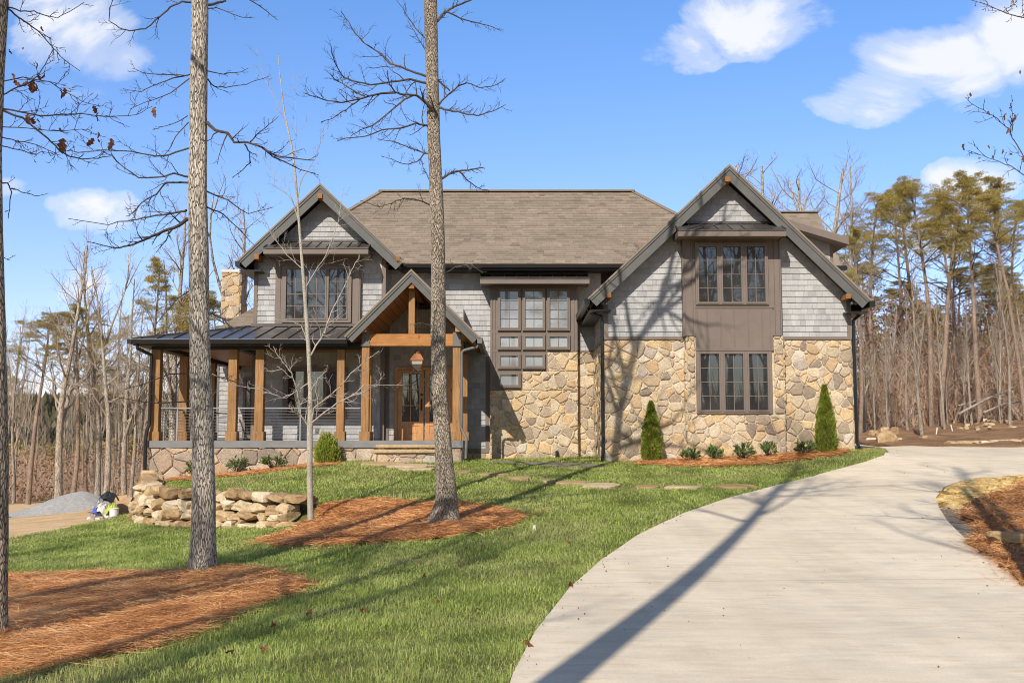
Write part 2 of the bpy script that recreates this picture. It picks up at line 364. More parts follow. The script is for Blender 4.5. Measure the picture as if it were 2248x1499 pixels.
M['brush'] = m_leaf('brush_twig', [(0,(0.193,0.127,0.0865)),(.5,(0.444,0.313,0.222)),(1,(0.823,0.626,0.478))], .05, .4)
M['bleaf'] = m_leaf('brown_woodland_leaf', [(0,(0.144,0.064,0.032)),(.5,(0.304,0.144,0.072)),(1,(0.48,0.272,0.144))], .25, .4)
M['boulder'] = m_rock('sandstone_boulder', (.30,.18,.09), (.54,.38,.21), (.70,.58,.42))
M['flag'] = m_rock('sandstone_flag', (.36,.24,.12), (.50,.36,.20), (.58,.45,.29))
M['ylw'] = m_rock('yellow_cobble', (0.384,0.228,0.072), (0.6,0.396,0.144), (0.72,0.552,0.264))
M['gravel'] = m_noise('grey_gravel', [(.3,(0.416,0.398,0.378)),(.7,(0.68,0.661,0.633))], 12, 60, 1.0, .05)
M['bed_gravel'] = m_noise('pale_gravel', [(.3,(.25,.2,.15)),(.7,(.42,.37,.3))], 14, 60, 1.0, .04)
M['dirt'] = m_noise('sandy_dirt', [(.3,(0.585,0.377,0.195)),(.7,(0.806,0.585,0.338))], 1.5, 25, .8, .05)
M['topsoil'] = m_noise('brown_soil', [(.3,(0.213,0.119,0.0625)),(.7,(0.45,0.269,0.15))], 1.2, 18, 1.0, .08)
# ================================================================ surface generators
def clip_half(poly, a, b, c):        # keep a*x+b*y <= c
    out = []; n = len(poly)
    for i in range(n):
        p, q = poly[i], poly[(i+1) % n]
        dp, dq = a*p[0]+b*p[1]-c, a*q[0]+b*q[1]-c
        if dp <= 0: out.append(p)
        if (dp < 0 < dq) or (dq < 0 < dp):
            t = dp/(dp-dq); out.append((p[0]+(q[0]-p[0])*t, p[1]+(q[1]-p[1])*t))
    return out
def ccw(poly):
    a = sum(poly[i][0]*poly[(i+1) % len(poly)][1]-poly[(i+1) % len(poly)][0]*poly[i][1] for i in range(len(poly)))
    return poly if a > 0 else poly[::-1]
def clip_conv(poly, conv):
    for i in range(len(conv)):
        p, q = conv[i], conv[(i+1) % len(conv)]
        dx, dy = q[0]-p[0], q[1]-p[1]; poly = clip_half(poly, dy, -dx, dy*p[0]-dx*p[1])
        if len(poly) < 3: return []
    return poly
def area(poly): return abs(sum(poly[i][0]*poly[(i+1) % len(poly)][1]-poly[(i+1) % len(poly)][0]*poly[i][1] for i in range(len(poly))))/2
def FR(O, u, v): u, v = Vector(u).normalized(), Vector(v).normalized(); return (Vector(O), u, v, u.cross(v))
def front(Y): return FR((0,Y,0), (1,0,0), (0,0,1))     # n = (0,-1,0)
def shingles(mb, conv, fr, course=.150, w=(.10,.24), t=.02, seed=1, gap=.003, v0=None, jit=0):
    rs = random.Random(seed); conv = ccw(conv); O, u, v, n = fr
    us = [p[0] for p in conv]; vs = [p[1] for p in conv]; vv = (min(vs) if v0 is None else v0)
    while vv < max(vs):
        x = min(us)-rs.random()*.2
        while x < max(us):
            ww = rs.uniform(*w); j = rs.uniform(-jit, jit)
            pl = clip_conv([(x+gap/2, vv+j), (x+ww-gap/2, vv+j), (x+ww-gap/2, vv+course+.004), (x+gap/2, vv+course+.004)], conv)
            if len(pl) >= 3 and area(pl) > 1e-4:
                tt = t*rs.uniform(.8,1.15)
                top = [O+u*p[0]+v*p[1]+n*(.003+tt*max(0, 1-(p[1]-vv)/course)) for p in pl]
                bot = [O+u*p[0]+v*p[1]+n*.0 for p in pl]; m = len(pl)
                mb.add(top+bot, [tuple(range(m))]+[(i, m+i, m+(i+1) % m, (i+1) % m) for i in range(m)], min(1, max(0, rs.gauss(.5,.22))))
            x += ww
        vv += course
    return mb
def stones(mb, conv, fr, size=.3, seed=1, h=(.018,.055), mortar=True, asp=1.25):
    rs = random.Random(seed); conv = ccw(conv); O, u, v, n = fr
    us = [p[0] for p in conv]; vs = [p[1] for p in conv]
    x0, x1, y0, y1 = min(us)-size, max(us)+size, min(vs)-size, max(vs)+size
    pts = []
    sx, sy = size*asp, size/asp*1.02
    j = 0; y = y0
    while y < y1:
        x = x0+(sx*.5 if j % 2 else 0)
        while x < x1:
            if rs.random() < .93: pts.append((x+rs.uniform(-.5,.5)*sx, y+rs.uniform(-.5,.5)*sy, rs.uniform(-.38,.38)*size*size))
            if rs.random() < .22: pts.append((x+rs.uniform(-.5,.5)*sx, y+rs.uniform(-.5,.5)*sy, -.3*size*size))
            x += sx
        y += sy; j += 1
    P = np.array(pts)
    if mortar:
        mb.add([O+u*p[0]+v*p[1]+n*.004 for p in conv], [tuple(range(len(conv)))], 2.0)
    for i, (x, y, w) in enumerate(pts):
        d2 = (P[:,0]-x)**2+(P[:,1]-y)**2; near = np.argsort(d2)[1:26]
        pl = [(x-size*2, y-size*2), (x+size*2, y-size*2), (x+size*2, y+size*2), (x-size*2, y+size*2)]
        for k in near:
            X, Y, W = pts[k]; a, b = X-x, Y-y
            c = ((X*X+Y*Y-W)-(x*x+y*y-w))/2; pl = clip_half(pl, a, b, c)
            if len(pl) < 3: break
        if len(pl) < 3: continue
        pl = clip_conv(pl, conv)
        if len(pl) < 3 or area(pl) < .0025: continue
        cx = sum(p[0] for p in pl)/len(pl); cy = sum(p[1] for p in pl)/len(pl)
        # inset, subdivide and roughen the outline
        g = .010; out = []
        m = len(pl)
        for q in range(m):
            a, b = pl[q], pl[(q+1) % m]; L = math.hypot(b[0]-a[0], b[1]-a[1]); k = max(1, int(L/.07))
            for e in range(k):
                t = e/k
                if e == 0:   # cut the corner
                    for tt in ((-.018), (.018)):
                        if tt < 0:
                            z = pl[q-1]; LL = math.hypot(a[0]-z[0], a[1]-z[1])+1e-9; f = min(.4, .02/LL); out.append((a[0]+(z[0]-a[0])*f, a[1]+(z[1]-a[1])*f))
                        else:
                            f = min(.4, .02/(L+1e-9)); out.append((a[0]+(b[0]-a[0])*f, a[1]+(b[1]-a[1])*f))
                else: out.append((a[0]+(b[0]-a[0])*t+rs.uniform(-.005,.005), a[1]+(b[1]-a[1])*t+rs.uniform(-.005,.005)))
        def ins(p, d):
            L = math.hypot(p[0]-cx, p[1]-cy)+1e-9; f = max(.35, 1-d/L); return (cx+(p[0]-cx)*f, cy+(p[1]-cy)*f)
        H0 = rs.uniform(*h); tx, ty = rs.uniform(-.05,.05), rs.uniform(-.08,.06)
        r0 = [ins(p, g*.6) for p in out]; r1 = [ins(p, g+.004) for p in out]; r2 = [ins(p, g+.03) for p in out]
        def P3(p, d): return O+u*p[0]+v*p[1]+n*d
        def dep(p, b): return b+(p[0]-cx)*tx+(p[1]-cy)*ty+rs.uniform(-.003,.003)
        N = len(out)
        vsx = [P3(p, 0) for p in r0]+[P3(p, dep(p, H0*.72)) for p in r1]+[P3(p, dep(p, H0)) for p in r2]+[P3((cx,cy), H0+.004)]
        fs = []
        for q in range(N):
            q2 = (q+1) % N
            fs.append((q, q2, N+q2, N+q)); fs.append((N+q, N+q2, 2*N+q2, 2*N+q)); fs.append((2*N+q, 2*N+q2, 3*N))
        mb.add(vsx, fs, rs.random())
    return mb
# ================================================================ the house
YG, YGR, YBAY = 26.0, 25.55, 25.8       # right wing wall, its rake, its bay
YL, YLR = 28.6, 28.1                    # left gable wall and rake
YM, YSB, YD = 29.3, 29.04, 28.72         # main wall, stair bay, door wall
YP, YPE, YE = 26.6, 26.1, 28.7          # porch posts, porch eave, main eave
YR, YRR = 26.2, 25.9                    # entry gable beam, rake
ZDK = UZ(967, 26.4)                     # porch deck
house = thing('house', (0, 29, 1.0), 'two storey grey shingle and tan fieldstone house with dark pointed gables and timber porch', 'house')
def part(mb, name, mat, label=None, parent=None, **k):
    o = mb.build(name, mat, parent or house, **k)
    if label: o['label'] = label
    return o
def P2(lst, Y):   # px list -> wall (x,z)
    return [(U(a,b,Y).x, U(a,b,Y).z) for a, b in lst]
def cbox(mb, a, b, c, d, Y0, Y1, r=.5):      # px rect at plane Y0, extends to Y1
    p, q = U(a, b, Y0), U(c, d, Y0); mb.box(p.x, q.x, Y0, Y1, p.z, q.z, r)
def casing(name, outer, sashes, Y, glass, parent=None, depth=.07, grid=(2,4), bars=None, tw=.05, label=None):
    """outer/sashes: px rects (x0,y0,x1,y1) at plane Y. The frame is cut into strips round the sashes."""
    fm = MB(); X0, Z1 = U(outer[0], outer[1], Y).x, U(outer[0], outer[1], Y).z; X1, Z0 = U(outer[2], outer[3], Y).x, U(outer[2], outer[3], Y).z
    S = []
    for s in sashes:
        p, q = U(s[0], s[1], Y), U(s[2], s[3], Y); S.append((p.x, q.z, q.x, p.z))
    rows = {}
    for s in S: rows.setdefault((round(s[1],2), round(s[3],2)), []).append(s)
    zs = sorted(rows); lastz = Z0
    for key in zs:
        z0, z1 = rows[key][0][1], rows[key][0][3]
        fm.box(X0, X1, Y, Y+depth, lastz, z0)
        lx = X0
        for s in sorted(rows[key]):
            fm.box(lx, s[0], Y, Y+depth, z0, z1); lx = s[2]
        fm.box(lx, X1, Y, Y+depth, z0, z1); lastz = z1
    fm.box(X0, X1, Y, Y+depth, lastz, Z1)
    w = part(fm, name, M['trim'], label)
    for s in S:
        sm = MB(); a = .035; y0, y1 = Y-.015, Y+depth-.015
        sm.box(s[0], s[0]+a, y0, y1, s[1], s[3]); sm.box(s[2]-a, s[2], y0, y1, s[1], s[3])
        sm.box(s[0]+a, s[2]-a, y0, y1, s[1], s[1]+a*1.2); sm.box(s[0]+a, s[2]-a, y0, y1, s[3]-a, s[3])
        gx, gy = grid if not callable(grid) else grid(s)
        for i in range(1, gx):
            x = s[0]+a+(s[2]-s[0]-2*a)*i/gx; sm.box(x-.009, x+.009, Y+.03, Y+.05, s[1]+a*1.2, s[3]-a)
        for i in range(1, gy):
            z = s[1]+a*1.2+(s[3]-s[1]-2.2*a)*i/gy; sm.box(s[0]+a, s[2]-a, Y+.032, Y+.048, z-.009, z+.009)
        sm.build('sash', M['trim'], w)
        pm = MB(); jx = random.Random(int(s[0]*100)).uniform(-.004,.004)
        pm.add([(s[0]+a, Y+.045, s[1]+a), (s[2]-a, Y+.045+jx, s[1]+a), (s[2]-a, Y+.045+jx, s[3]-a), (s[0]+a, Y+.045, s[3]-a)], [(0,1,2,3)])
        pm.build('pane', glass, w)
    return w
def gable(apex, lt, rt, Yr, Yw, Yb, bw=.26, soffit='dark', ext=0):
    """roof with its ridge along Y: apex/tips are px at plane Yr"""
    A, L, Rr = U(*apex, Yr), U(*lt, Yr), U(*rt, Yr)
    rf, rk, so = MB(), MB(), MB()
    for T in (L, Rr):
        d = (A-T).normalized(); nn = Vector((-d.z, 0, d.x)) if d.x < 0 else Vector((d.z, 0, -d.x))   # pointing down
        if nn.z > 0: nn = -nn
        # roofing sheet
        a, b = A-nn*.0, T-d*.03
        top = -nn*.045
        aa = Vector((A.x, 0, A.z+.045/abs(nn.z)))
        rf.prism([Vector((b.x, Yr-.04, b.z)), Vector((A.x, Yr-.04, A.z)), Vector((aa.x, Yr-.04, aa.z)), Vector((b.x, Yr-.04, b.z))+top], (0, Yb-Yr+.04, 0))
        # rake board, cut plumb at the apex and square at the tip
        am = Vector((A.x, 0, A.z-bw/abs(nn.z)))
        q = T+nn*bw
        rk.prism([Vector((T.x, Yr, T.z)), Vector((A.x, Yr, A.z)), Vector((A.x, Yr, am.z)), Vector((q.x, Yr, q.z))], (0,.045,0))
        q2 = T+nn*.05; 
        rk.prism([Vector((T.x, Yr-.022, T.z)), Vector((A.x, Yr-.022, A.z)), Vector((A.x, Yr-.022, A.z-.06/abs(nn.z))), Vector((T.x+nn.x*.06, Yr-.022, T.z+nn.z*.06))], (0,.02,0))
        # soffit under the overhang and the roof body
        s0, s1 = T+nn*.09, T+nn*.16
        so.prism([Vector((s0.x, Yr+.047, s0.z)), Vector((A.x, Yr+.047, A.z-.09/abs(nn.z))), Vector((A.x, Yr+.047, A.z-.16/abs(nn.z))), Vector((s1.x, Yr+.047, s1.z))], (0, Yb-Yr-.05, 0))
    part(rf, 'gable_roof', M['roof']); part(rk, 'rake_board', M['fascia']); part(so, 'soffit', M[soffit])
    return A, L, Rr
def timber(name, c, w, h, y0, y1, mat='cedary'):
    m = MB(); m.box(c.x-w/2, c.x+w/2, y0, y1, c.z-h/2, c.z+h/2); return part(m, name, M[mat], bevel=.008)
# ---- right wing
A, L, T = gable((1601,366), (1294,656), (1909,660), YGR, YG, 36.0)
gx0, gx1 = UX(1329,880,YG), UX(1871,880,YG)
zst = UZ(741, YG); zg0 = .35
def rakez(x):  # underside of the wing roof
    s = (A.z-L.z)/(A.x-L.x); return A.z-s*abs(x-A.x)-.30
core = MB()
core.prism([(gx0,YG+.02,zg0), (gx1,YG+.02,zg0), (gx1,YG+.02,rakez(gx1)), (A.x,YG+.02,rakez(A.x)), (gx0,YG+.02,rakez(gx0))], (0, 9.9, 0))
part(core, 'wing_wall', M['siding'])
sd = MB()
shingles(sd, [(gx0,zst), (gx1,zst), (gx1,rakez(gx1)), (A.x,rakez(A.x)), (gx0,rakez(gx0))], front(YG), seed=3)
# left side wall of the wing (receding)
frL = FR((gx0, YM, 0), (0,-1,0), (0,0,1))
shingles(sd, [(0,zst-.02), (YM-YG-.02,zst-.02), (YM-YG-.02,rakez(gx0)), (0,rakez(gx0))], frL, seed=4)
part(sd, 'shingle_siding', M['siding'])
st = MB()
stones(st, [(gx0-.03,zg0), (gx1+.02,zg0), (gx1+.02,zst-.06), (gx0-.03,zst-.06)], front(YG), .225, 5)
stones(st, [(0,zg0), (YM-YG,zg0), (YM-YG,zst-.08), (0,zst-.08)], frL, .225, 6)
frR = FR((gx1+.0, YG, 0), (0,1,0), (0,0,1))
stones(st, [(0,zg0), (9,zg0), (9,zst-.06), (0,zst-.06)], frR, .3, 8)
bx0, bx1 = UX(1509,880,YBAY), UX(1722,880,YBAY)
px0, px1 = UX(1526.5,800,YBAY), UX(1698,800,YBAY)
zs0, zs1 = UZ(908,YBAY), UZ(737,YBAY)
stones(st, [(bx0,zg0), (bx1,zg0), (bx1,zs0-.01), (bx0,zs0-.01)], front(YBAY), .225, 9)
stones(st, [(bx0,zs0), (px0-.01,zs0), (px0-.01,zs1), (bx0,zs1)], front(YBAY), .2, 10, asp=1.05)
stones(st, [(px1+.01,zs0), (bx1,zs0), (bx1,zs1), (px1+.01,zs1)], front(YBAY), .2, 11, asp=1.05)
for X, sgn in ((bx0,1), (bx1,-1)):
    f = FR((X, YG if sgn > 0 else YBAY, 0), (0,-sgn,0), (0,0,1)); stones(st, [(0,zg0), (YG-YBAY,zg0), (YG-YBAY,zs1), (0,zs1)], f, .2, 12, mortar=True)
part(st, 'stone_wall', M['stone'])
bc = MB(); bc.box(bx0, bx1, YBAY+.003, YG+.02, zg0, zs1+.01); part(bc, 'bay_core', M['stone'])
tm = MB()
tm.box(gx0-.02, gx1+.02, YG-.05, YG, zst-.055, zst+.02); tm.box(gx1-.08, gx1+.03, YG-.045, YG, zst+.021, rakez(gx1)+.1); tm.box(gx0-.03, gx0+.08, YG-.045, YG, zst+.021, rakez(gx0)+.12)
tm.box(gx0-.05, gx0-.002, YG+.001, YM, zst-.08, zst+.015)
for sgn, X in ((1, gx0), (-1, gx1)):
    d = Vector((A.x-X, 0, rakez(A.x)-rakez(X))).normalized()
    tm.bar((X, YG-.02, rakez(X)+.03), (A.x, YG-.02, rakez(A.x)+.03), .04, .12, up=(0,-1,0)) if False else None
# upper bay box
ux0, ux1 = UX(1499,640,YBAY-.03), UX(1715,640,YBAY-.03); zb0, zb1 = UZ(738,YBAY-.03), UZ(512,YBAY-.03)
tm.box(ux0, ux1, YBAY-.03, YG-.001, zb0, zb1)
for a in (1499.5, 1517, 1697.5, 1709):     # raised corner boards of the bay
    cbox(tm, a, 520, a+5.5, 737, YBAY-.055, YBAY-.03)
cbox(tm, 1523, 733, 1505, 737, YBAY-.05, YBAY-.03); cbox(tm, 1696, 733, 1714, 737, YBAY-.05, YBAY-.03)
part(tm, 'trim_board', M['trim'])
pn = MB(); YPN = YBAY-.045
cbox(pn, 1526.5, 670, 1698, 770, YPN, YBAY)
for a in (1529,1551,1581,1611,1642,1672,1690): cbox(pn, a, 680, a+3, 762, YPN-.014, YPN)
cbox(pn, 1526.5, 672, 1698, 676, YPN-.02, YPN); cbox(pn, 1526.5, 764, 1698, 769.5, YPN-.02, YPN)
part(pn, 'batten_panel', M['trim'])
casing('window', (1526,533,1688,669), [(1530,538,1578.5,666.5), (1582.5,538,1631.5,666.5), (1635.5,538,1684,666.5)], YBAY-.10, M['glass'], depth=.07)
casing('window', (1528,770.5,1697,908), [(1534.5,773.5,1583.5,903.5), (1587.5,773.5,1636.5,903.5), (1640.5,773.5,1690,903.5)], YBAY-.06, M['glass'], depth=.055)
def pent(x0, x1, ytop, yedge, ybot, Yf, Yw, nrib, endw=.0):
    """little metal roof over a bay: px heights of wall top line, roof edge, fascia bottom"""
    a, b = U(x0, yedge, Yf), U(x1, yedge, Yf); zt = UZ(ytop, Yw); zb = UZ(ybot, Yf)
    r = MB(); t = .02
    r.add([(a.x,Yf,a.z),(b.x,Yf,b.z),(b.x-endw,Yw,zt),(a.x+endw,Yw,zt),(a.x,Yf,a.z-t),(b.x,Yf,b.z-t),(b.x-endw,Yw,zt-t),(a.x+endw,Yw,zt-t)], [(0,1,2,3),(4,7,6,5),(0,4,5,1),(1,5,6,2),(3,7,4,0)])
    for i in range(nrib+1):
        f = i/nrib; xa = a.x+.015+(b.x-a.x-.03)*f; xb = (a.x+endw+.015)+(b.x-a.x-2*endw-.03)*f
        r.bar((xa,Yf-.003,a.z+.014), (xb,Yw,zt+.014), .022, .03)
    r.box(a.x+endw, b.x-endw, Yw-.05, Yw-.001, zt-.01, zt+.05)
    o = part(r, 'pent_roof', M['mroof'])
    f = MB(); f.box(a.x+.01, b.x-.01, Yf+.02, Yf+.05, zb, a.z-t-.003); f.box(a.x+.01, a.x+.04, Yf+.051, Yw, zb, a.z-t-.003); f.box(b.x-.04, b.x-.01, Yf+.051, Yw, zb, a.z-t-.003)
    f.box(a.x+.041, b.x-.041, Yf+.051, Yw, zb+.03, zb+.05)
    part(f, 'pent_fascia', M['trim'])
pent(1488, 1727, 491, 504, 518, 25.15, YG-.05, 8)
timber('outlooker', U(1598,393,25.5), .15, .14, 25.5, YG); timber('outlooker', U(1337,648,25.5), .12, .12, 25.5, YG); timber('outlooker', U(1863,650,25.5), .12, .12, 25.5, YG)
# eave gutters of the wing
for sgn, Tt in ((-1, L), (1, T)):
    g = MB(); x = Tt.x+sgn*.06
    g.prism([(x-.06,YGR-.02,Tt.z-.16), (x+.06,YGR-.02,Tt.z-.16), (x+.075,YGR-.02,Tt.z-.0), (x-.075,YGR-.02,Tt.z-.0)], (0, (YM-YGR if sgn < 0 else 9), 0))
    g.prism([(Tt.x-sgn*.02,YGR+.05,Tt.z-.30), (Tt.x-sgn*.55,YGR+.05,Tt.z-.30), (Tt.x-sgn*.55,YGR+.05,Tt.z-.26), (Tt.x-sgn*.02,YGR+.05,Tt.z-.26)], (0, (YM-YGR-.1 if sgn < 0 else 9), 0))
    part(g, 'gutter', M['gutter'])
def downspout(pts, mat='gutter', r=.042):
    d = MB(); d.tube(pts, [r]*len(pts), 8); return part(d, 'downspout', M[mat], smooth=False)
xd = UX(1324,880,YG)-.02
downspout([(L.x+.02,26.2,L.z-.16), (L.x+.05,26.15,L.z-.27), (xd,25.93,L.z-.42), (xd,25.93,L.z-.52), (xd,25.93,1.35), (xd,25.92,1.2), (xd-.03,25.8,1.02)])
xd = UX(1878,880,YG)
downspout([(T.x-.03,26.2,T.z-.16), (T.x-.06,26.15,T.z-.3), (xd,25.97,T.z-.45), (xd,25.97,T.z-.55), (xd,25.97,1.45), (xd+.03,25.9,1.34)])
for X, Zz in ((UX(1328,665,25.7), UZ(664,25.7)), (UX(1873,662,25.75), UZ(664,25.75))):
    fl = MB(); fl.tube([(X,25.78,Zz+.1),(X,25.76,Zz+.02)], .02, 8); fl.lathe((X-.05,25.72,Zz-.03), [(.015,-.04),(.045,-.02),(.05,.03),(.02,.05)], 10); fl.lathe((X+.05,25.72,Zz-.03), [(.015,-.04),(.045,-.02),(.05,.03),(.02,.05)], 10)
    part(fl, 'floodlight', M['cap'], smooth=True)
# ---- shed dormer and rear roof on the right
dm = MB(); Yd = 29.0
p0, p1 = U(1716,476,Yd), U(1864,521,Yd)
dm.prism([(p0.x-1.2,Yd,p0.z+.36),(p1.x,Yd,p1.z),(p1.x,Yd,p1.z-.05),(p0.x-1.2,Yd,p0.z+.31)], (0,5,0)); part(dm, 'dormer_roof', M['roof'])
df = MB(); df.prism([(p0.x-1.2,Yd-.04,p0.z+.33),(p1.x-.02,Yd-.04,p1.z-.03),(p1.x-.02,Yd-.04,p1.z-.22),(p0.x-1.2,Yd-.04,p0.z+.12)], (0,.04,0)); part(df, 'rake_board', M['trim'])
dsf = MB(); dsf.prism([(p0.x-1.2,Yd+.02,p0.z+.18),(p1.x-.02,Yd+.02,p1.z-.17),(p1.x-.02,Yd+.02,p1.z-.22),(p0.x-1.2,Yd+.02,p0.z+.12)], (0,4.9,0))
dsf.box(p1.x-.06, p1.x, Yd+.02, Yd+5, p1.z-.19, p1.z-.06); part(dsf, 'soffit', M['trim'])
dw = MB(); wx = UX(1829,560,Yd+.5)
dw.box(5.6, wx, Yd+.5, Yd+5, 3.6, p1.z-.02); part(dw, 'dormer_wall', M['trim'])
ds = MB(); shingles(ds, [(5.6,4.8),(wx-.1,4.8),(wx-.1,p1.z+.1),(p0.x,p0.z-.1),(5.6,p0.z-.1)], front(Yd+.5), seed=13); part(ds, 'shingle_siding', M['siding'])
rr = MB(); a, b = U(1640,467,34.5), U(1795,467,34.5); c, d = U(1640,600,31.0), U(1850,585,31.0)
shingles(rr, [(0,0),(d.x-c.x,0),(b.x-c.x,(a-c).length),(0,(a-c).length)], FR(c, (1,0,0), (0,(a-c).y,(a-c).z)), .16, (.18,.36), .012, 14)
rr.add([c+Vector((0,.02,-.02)),d+Vector((0,.02,-.02)),b+Vector((0,.02,-.02)),a+Vector((0,.02,-.02)),(d.x+.8,38,d.z),(b.x,36,b.z-.02)], [(0,1,2,3),(1,4,5,2)], .5)
part(rr, 'rear_roof', M['roof'])
rg = MB(); rg.box(d.x-.7, d.x+.08, 30.85, 30.98, d.z-.13, d.z); part(rg, 'gutter', M['gutter'])
rc = MB(); rc.bar((a.x,34.5,a.z+.02),(b.x+.02,34.5,b.z+.02),.25,.04); part(rc, 'ridge_cap', M['roof'])
# ---- main block
ez, eL, eR = UZ(581,YE), UX(560,581,YE), UX(1703,581,YE)
YRG = YE
for yy in np.arange(30, 38, .01):
    if UZ(421, yy) <= ez+.68*(yy-YE): YRG = yy; break
rL, rR = U(835,421,YRG), U(1390,421,YRG); rz = rL.z
mr = MB(); slope = Vector((0, YRG-YE, rz-ez)); SL = slope.length
shingles(mr, [(0,0),(eR-eL,0),(rR.x-eL,SL),(rL.x-eL,SL)], FR((eL,YE,ez), (1,0,0), slope), .142, (.14,.34), .011, 15, jit=.0)
k = .012
mr.add([(eL,YE+k,ez-k),(eR,YE+k,ez-k),(rR.x,YRG,rz-k),(rL.x,YRG,rz-k),(eL,2*YRG-YE,ez),(eR,2*YRG-YE,ez)], [(0,1,2,3),(1,5,2),(4,0,3),(5,4,3,2)], .5)
part(mr, 'main_roof', M['roof'])
rc = MB(); rc.bar((rL.x-.05,YRG-.0,rz+.015),(rR.x+.05,YRG,rz+.015),.3,.05)
for e, rdg in ((Vector((eL,YE,ez)), rL), (Vector((eR,YE,ez)), rR)): rc.bar(e, Vector((rdg.x,YRG,rz+.01)), .24, .03)
part(rc, 'ridge_cap', M['roof'])
mw = MB()
x845 = UX(846,640,YM); x1306 = gx0+.0
mw.box(x845-1, x1306+.2, YM+.01, YM+.2, 3.75, ez-.05); mw.box(UX(1013,900,YM), x1306+.2, YM+.01, YM+.2, .5, 3.75)
mw.box(eL+.8, eR-.6, YM+.9, 2*YRG-YM-.6, 4.6, ez); mw.box(UX(1013,900,YM), eR-.6, YM+.9, 2*YRG-YM-.6, .5, 4.6)
part(mw, 'main_wall', M['siding'])
ms = MB()
shingles(ms, [(x845-.6,3.9),(x1306,3.9),(x1306,ez-.06),(x845-.6,ez-.06)], front(YM), seed=16)
zlow = UZ(984,YM)
shingles(ms, [(UX(1013,900,YM),zlow),(UX(1090,900,YM),zlow),(UX(1090,900,YM),3.9-.002),(UX(1013,900,YM),3.9-.002)], front(YM), seed=17, v0=3.9-(.150)*18)
shingles(ms, [(UX(1260,760,YM),UZ(770,YM)),(x1306,UZ(770,YM)),(x1306,3.9-.002),(UX(1260,760,YM),3.9-.002)], front(YM), seed=18, v0=3.9-(.150)*8)
part(ms, 'shingle_siding', M['siding'])
mg = MB(); xg0, xg1 = UX(881,581,YE), UX(1400,581,YE)
mg.prism([(xg0,YE-.02,ez-.01),(xg0,YE-.13,ez+.005),(xg0,YE-.11,ez-.10),(xg0,YE-.02,ez-.12)], (xg1-xg0,0,0)); part(mg, 'gutter', M['gutter'])
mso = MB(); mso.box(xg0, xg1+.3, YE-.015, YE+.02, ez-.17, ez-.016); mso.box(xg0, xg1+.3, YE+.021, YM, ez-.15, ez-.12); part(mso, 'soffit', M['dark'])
mt = MB(); mt.box(UX(1013,985,YM), UX(1073,985,YM), YM-.035, YM, UZ(994,YM), zlow); mt.box(UX(1066,900,YM), UX(1074,900,YM), YM-.03, YM, zlow+.001, 3.9); mt.box(UX(1260,771,YM), x1306-.005, YM-.04, YM, UZ(773.5,YM), UZ(769,YM)); part(mt, 'trim_board', M['trim'])
ss = MB()
stones(ss, [(UX(1250,900,YM),.4),(x1306,.4),(x1306,UZ(774,YM)),(UX(1250,900,YM),UZ(774,YM))], front(YM), .225, 19)
stones(ss, [(UX(1010,1000,YM),.4),(UX(1080,1000,YM),.4),(UX(1080,1000,YM),UZ(994,YM)),(UX(1010,1000,YM),UZ(994,YM))], front(YM), .3, 20)
# stair bay
xa, xb, xc, xr = UX(1076,900,YSB), UX(1146.5,850,YSB), UX(1201.5,800,YSB), UX(1269,900,YSB)
za, zb, zc = UZ(857,YSB), UZ(815,YSB), UZ(772.5,YSB)
stones(ss, [(xa,.4),(xr,.4),(xr,za),(xa,za)], front(YSB), .225, 21)
stones(ss, [(xb,za+.001),(xr,za+.001),(xr,zb),(xb,zb)], front(YSB), .225, 22)
stones(ss, [(xc,zb+.001),(xr,zb+.001),(xr,zc),(xc,zc)], front(YSB), .225, 23)
part(ss, 'stone_wall', M['stone'])
sc_ = MB(); sc_.box(xa, xr, YSB+.004, YM+.02, .4, za); sc_.box(xb, xr, YSB+.004, YM+.02, za, zb); sc_.box(xc, xr, YSB+.004, YM+.02, zb, zc)
part(sc_, 'bay_core', M['stone'])
sp = MB(); zt = UZ(618,YSB); yb = YSB-.02
sp.box(xa, xb, yb, YM, za+.01, zb+.001); sp.box(xa, xc, yb, YM, zb+.002, zc+.003); sp.box(xa, xr, yb, YM, zc+.004, zt)
for a in (1077.5,1084,1258,1264): cbox(sp, a, 632, a+3, 770 if a > 1200 else 850, yb-.02, yb)
for b in ((1076,724.5,1256,731.5), (1076,766.5,1200,773), (1076,809,1146,815), (1076,850,1146,856)): cbox(sp, *b, yb-.012, yb)
part(sp, 'window_panel', M['trim'])
YW = yb-.075
cols = [(1094,1141.5), (1148.5,1195.5), (1202.5,1249.5)]
for ci, (x0, x1) in enumerate(cols):
    for ri, (y0, y1) in enumerate([(635,724), (734.5,766), (776.5,808), (818,849.5)]):
        if ri <= 3-ci and not (ci == 2 and ri > 1):
            casing('window', (x0-1.6,y0-1.6,x1+1.6,y1+1.6), [(x0+1.5,y0+1.5,x1-1.5,y1-1.5)], YW, M['glass2'], depth=.07, grid=(2,4) if ri == 0 else ((2,1) if ri < 3 else (1,1)))
pent(1053, 1295, 603, 611, 622.5, YSB-.55, YM-.02, 9)
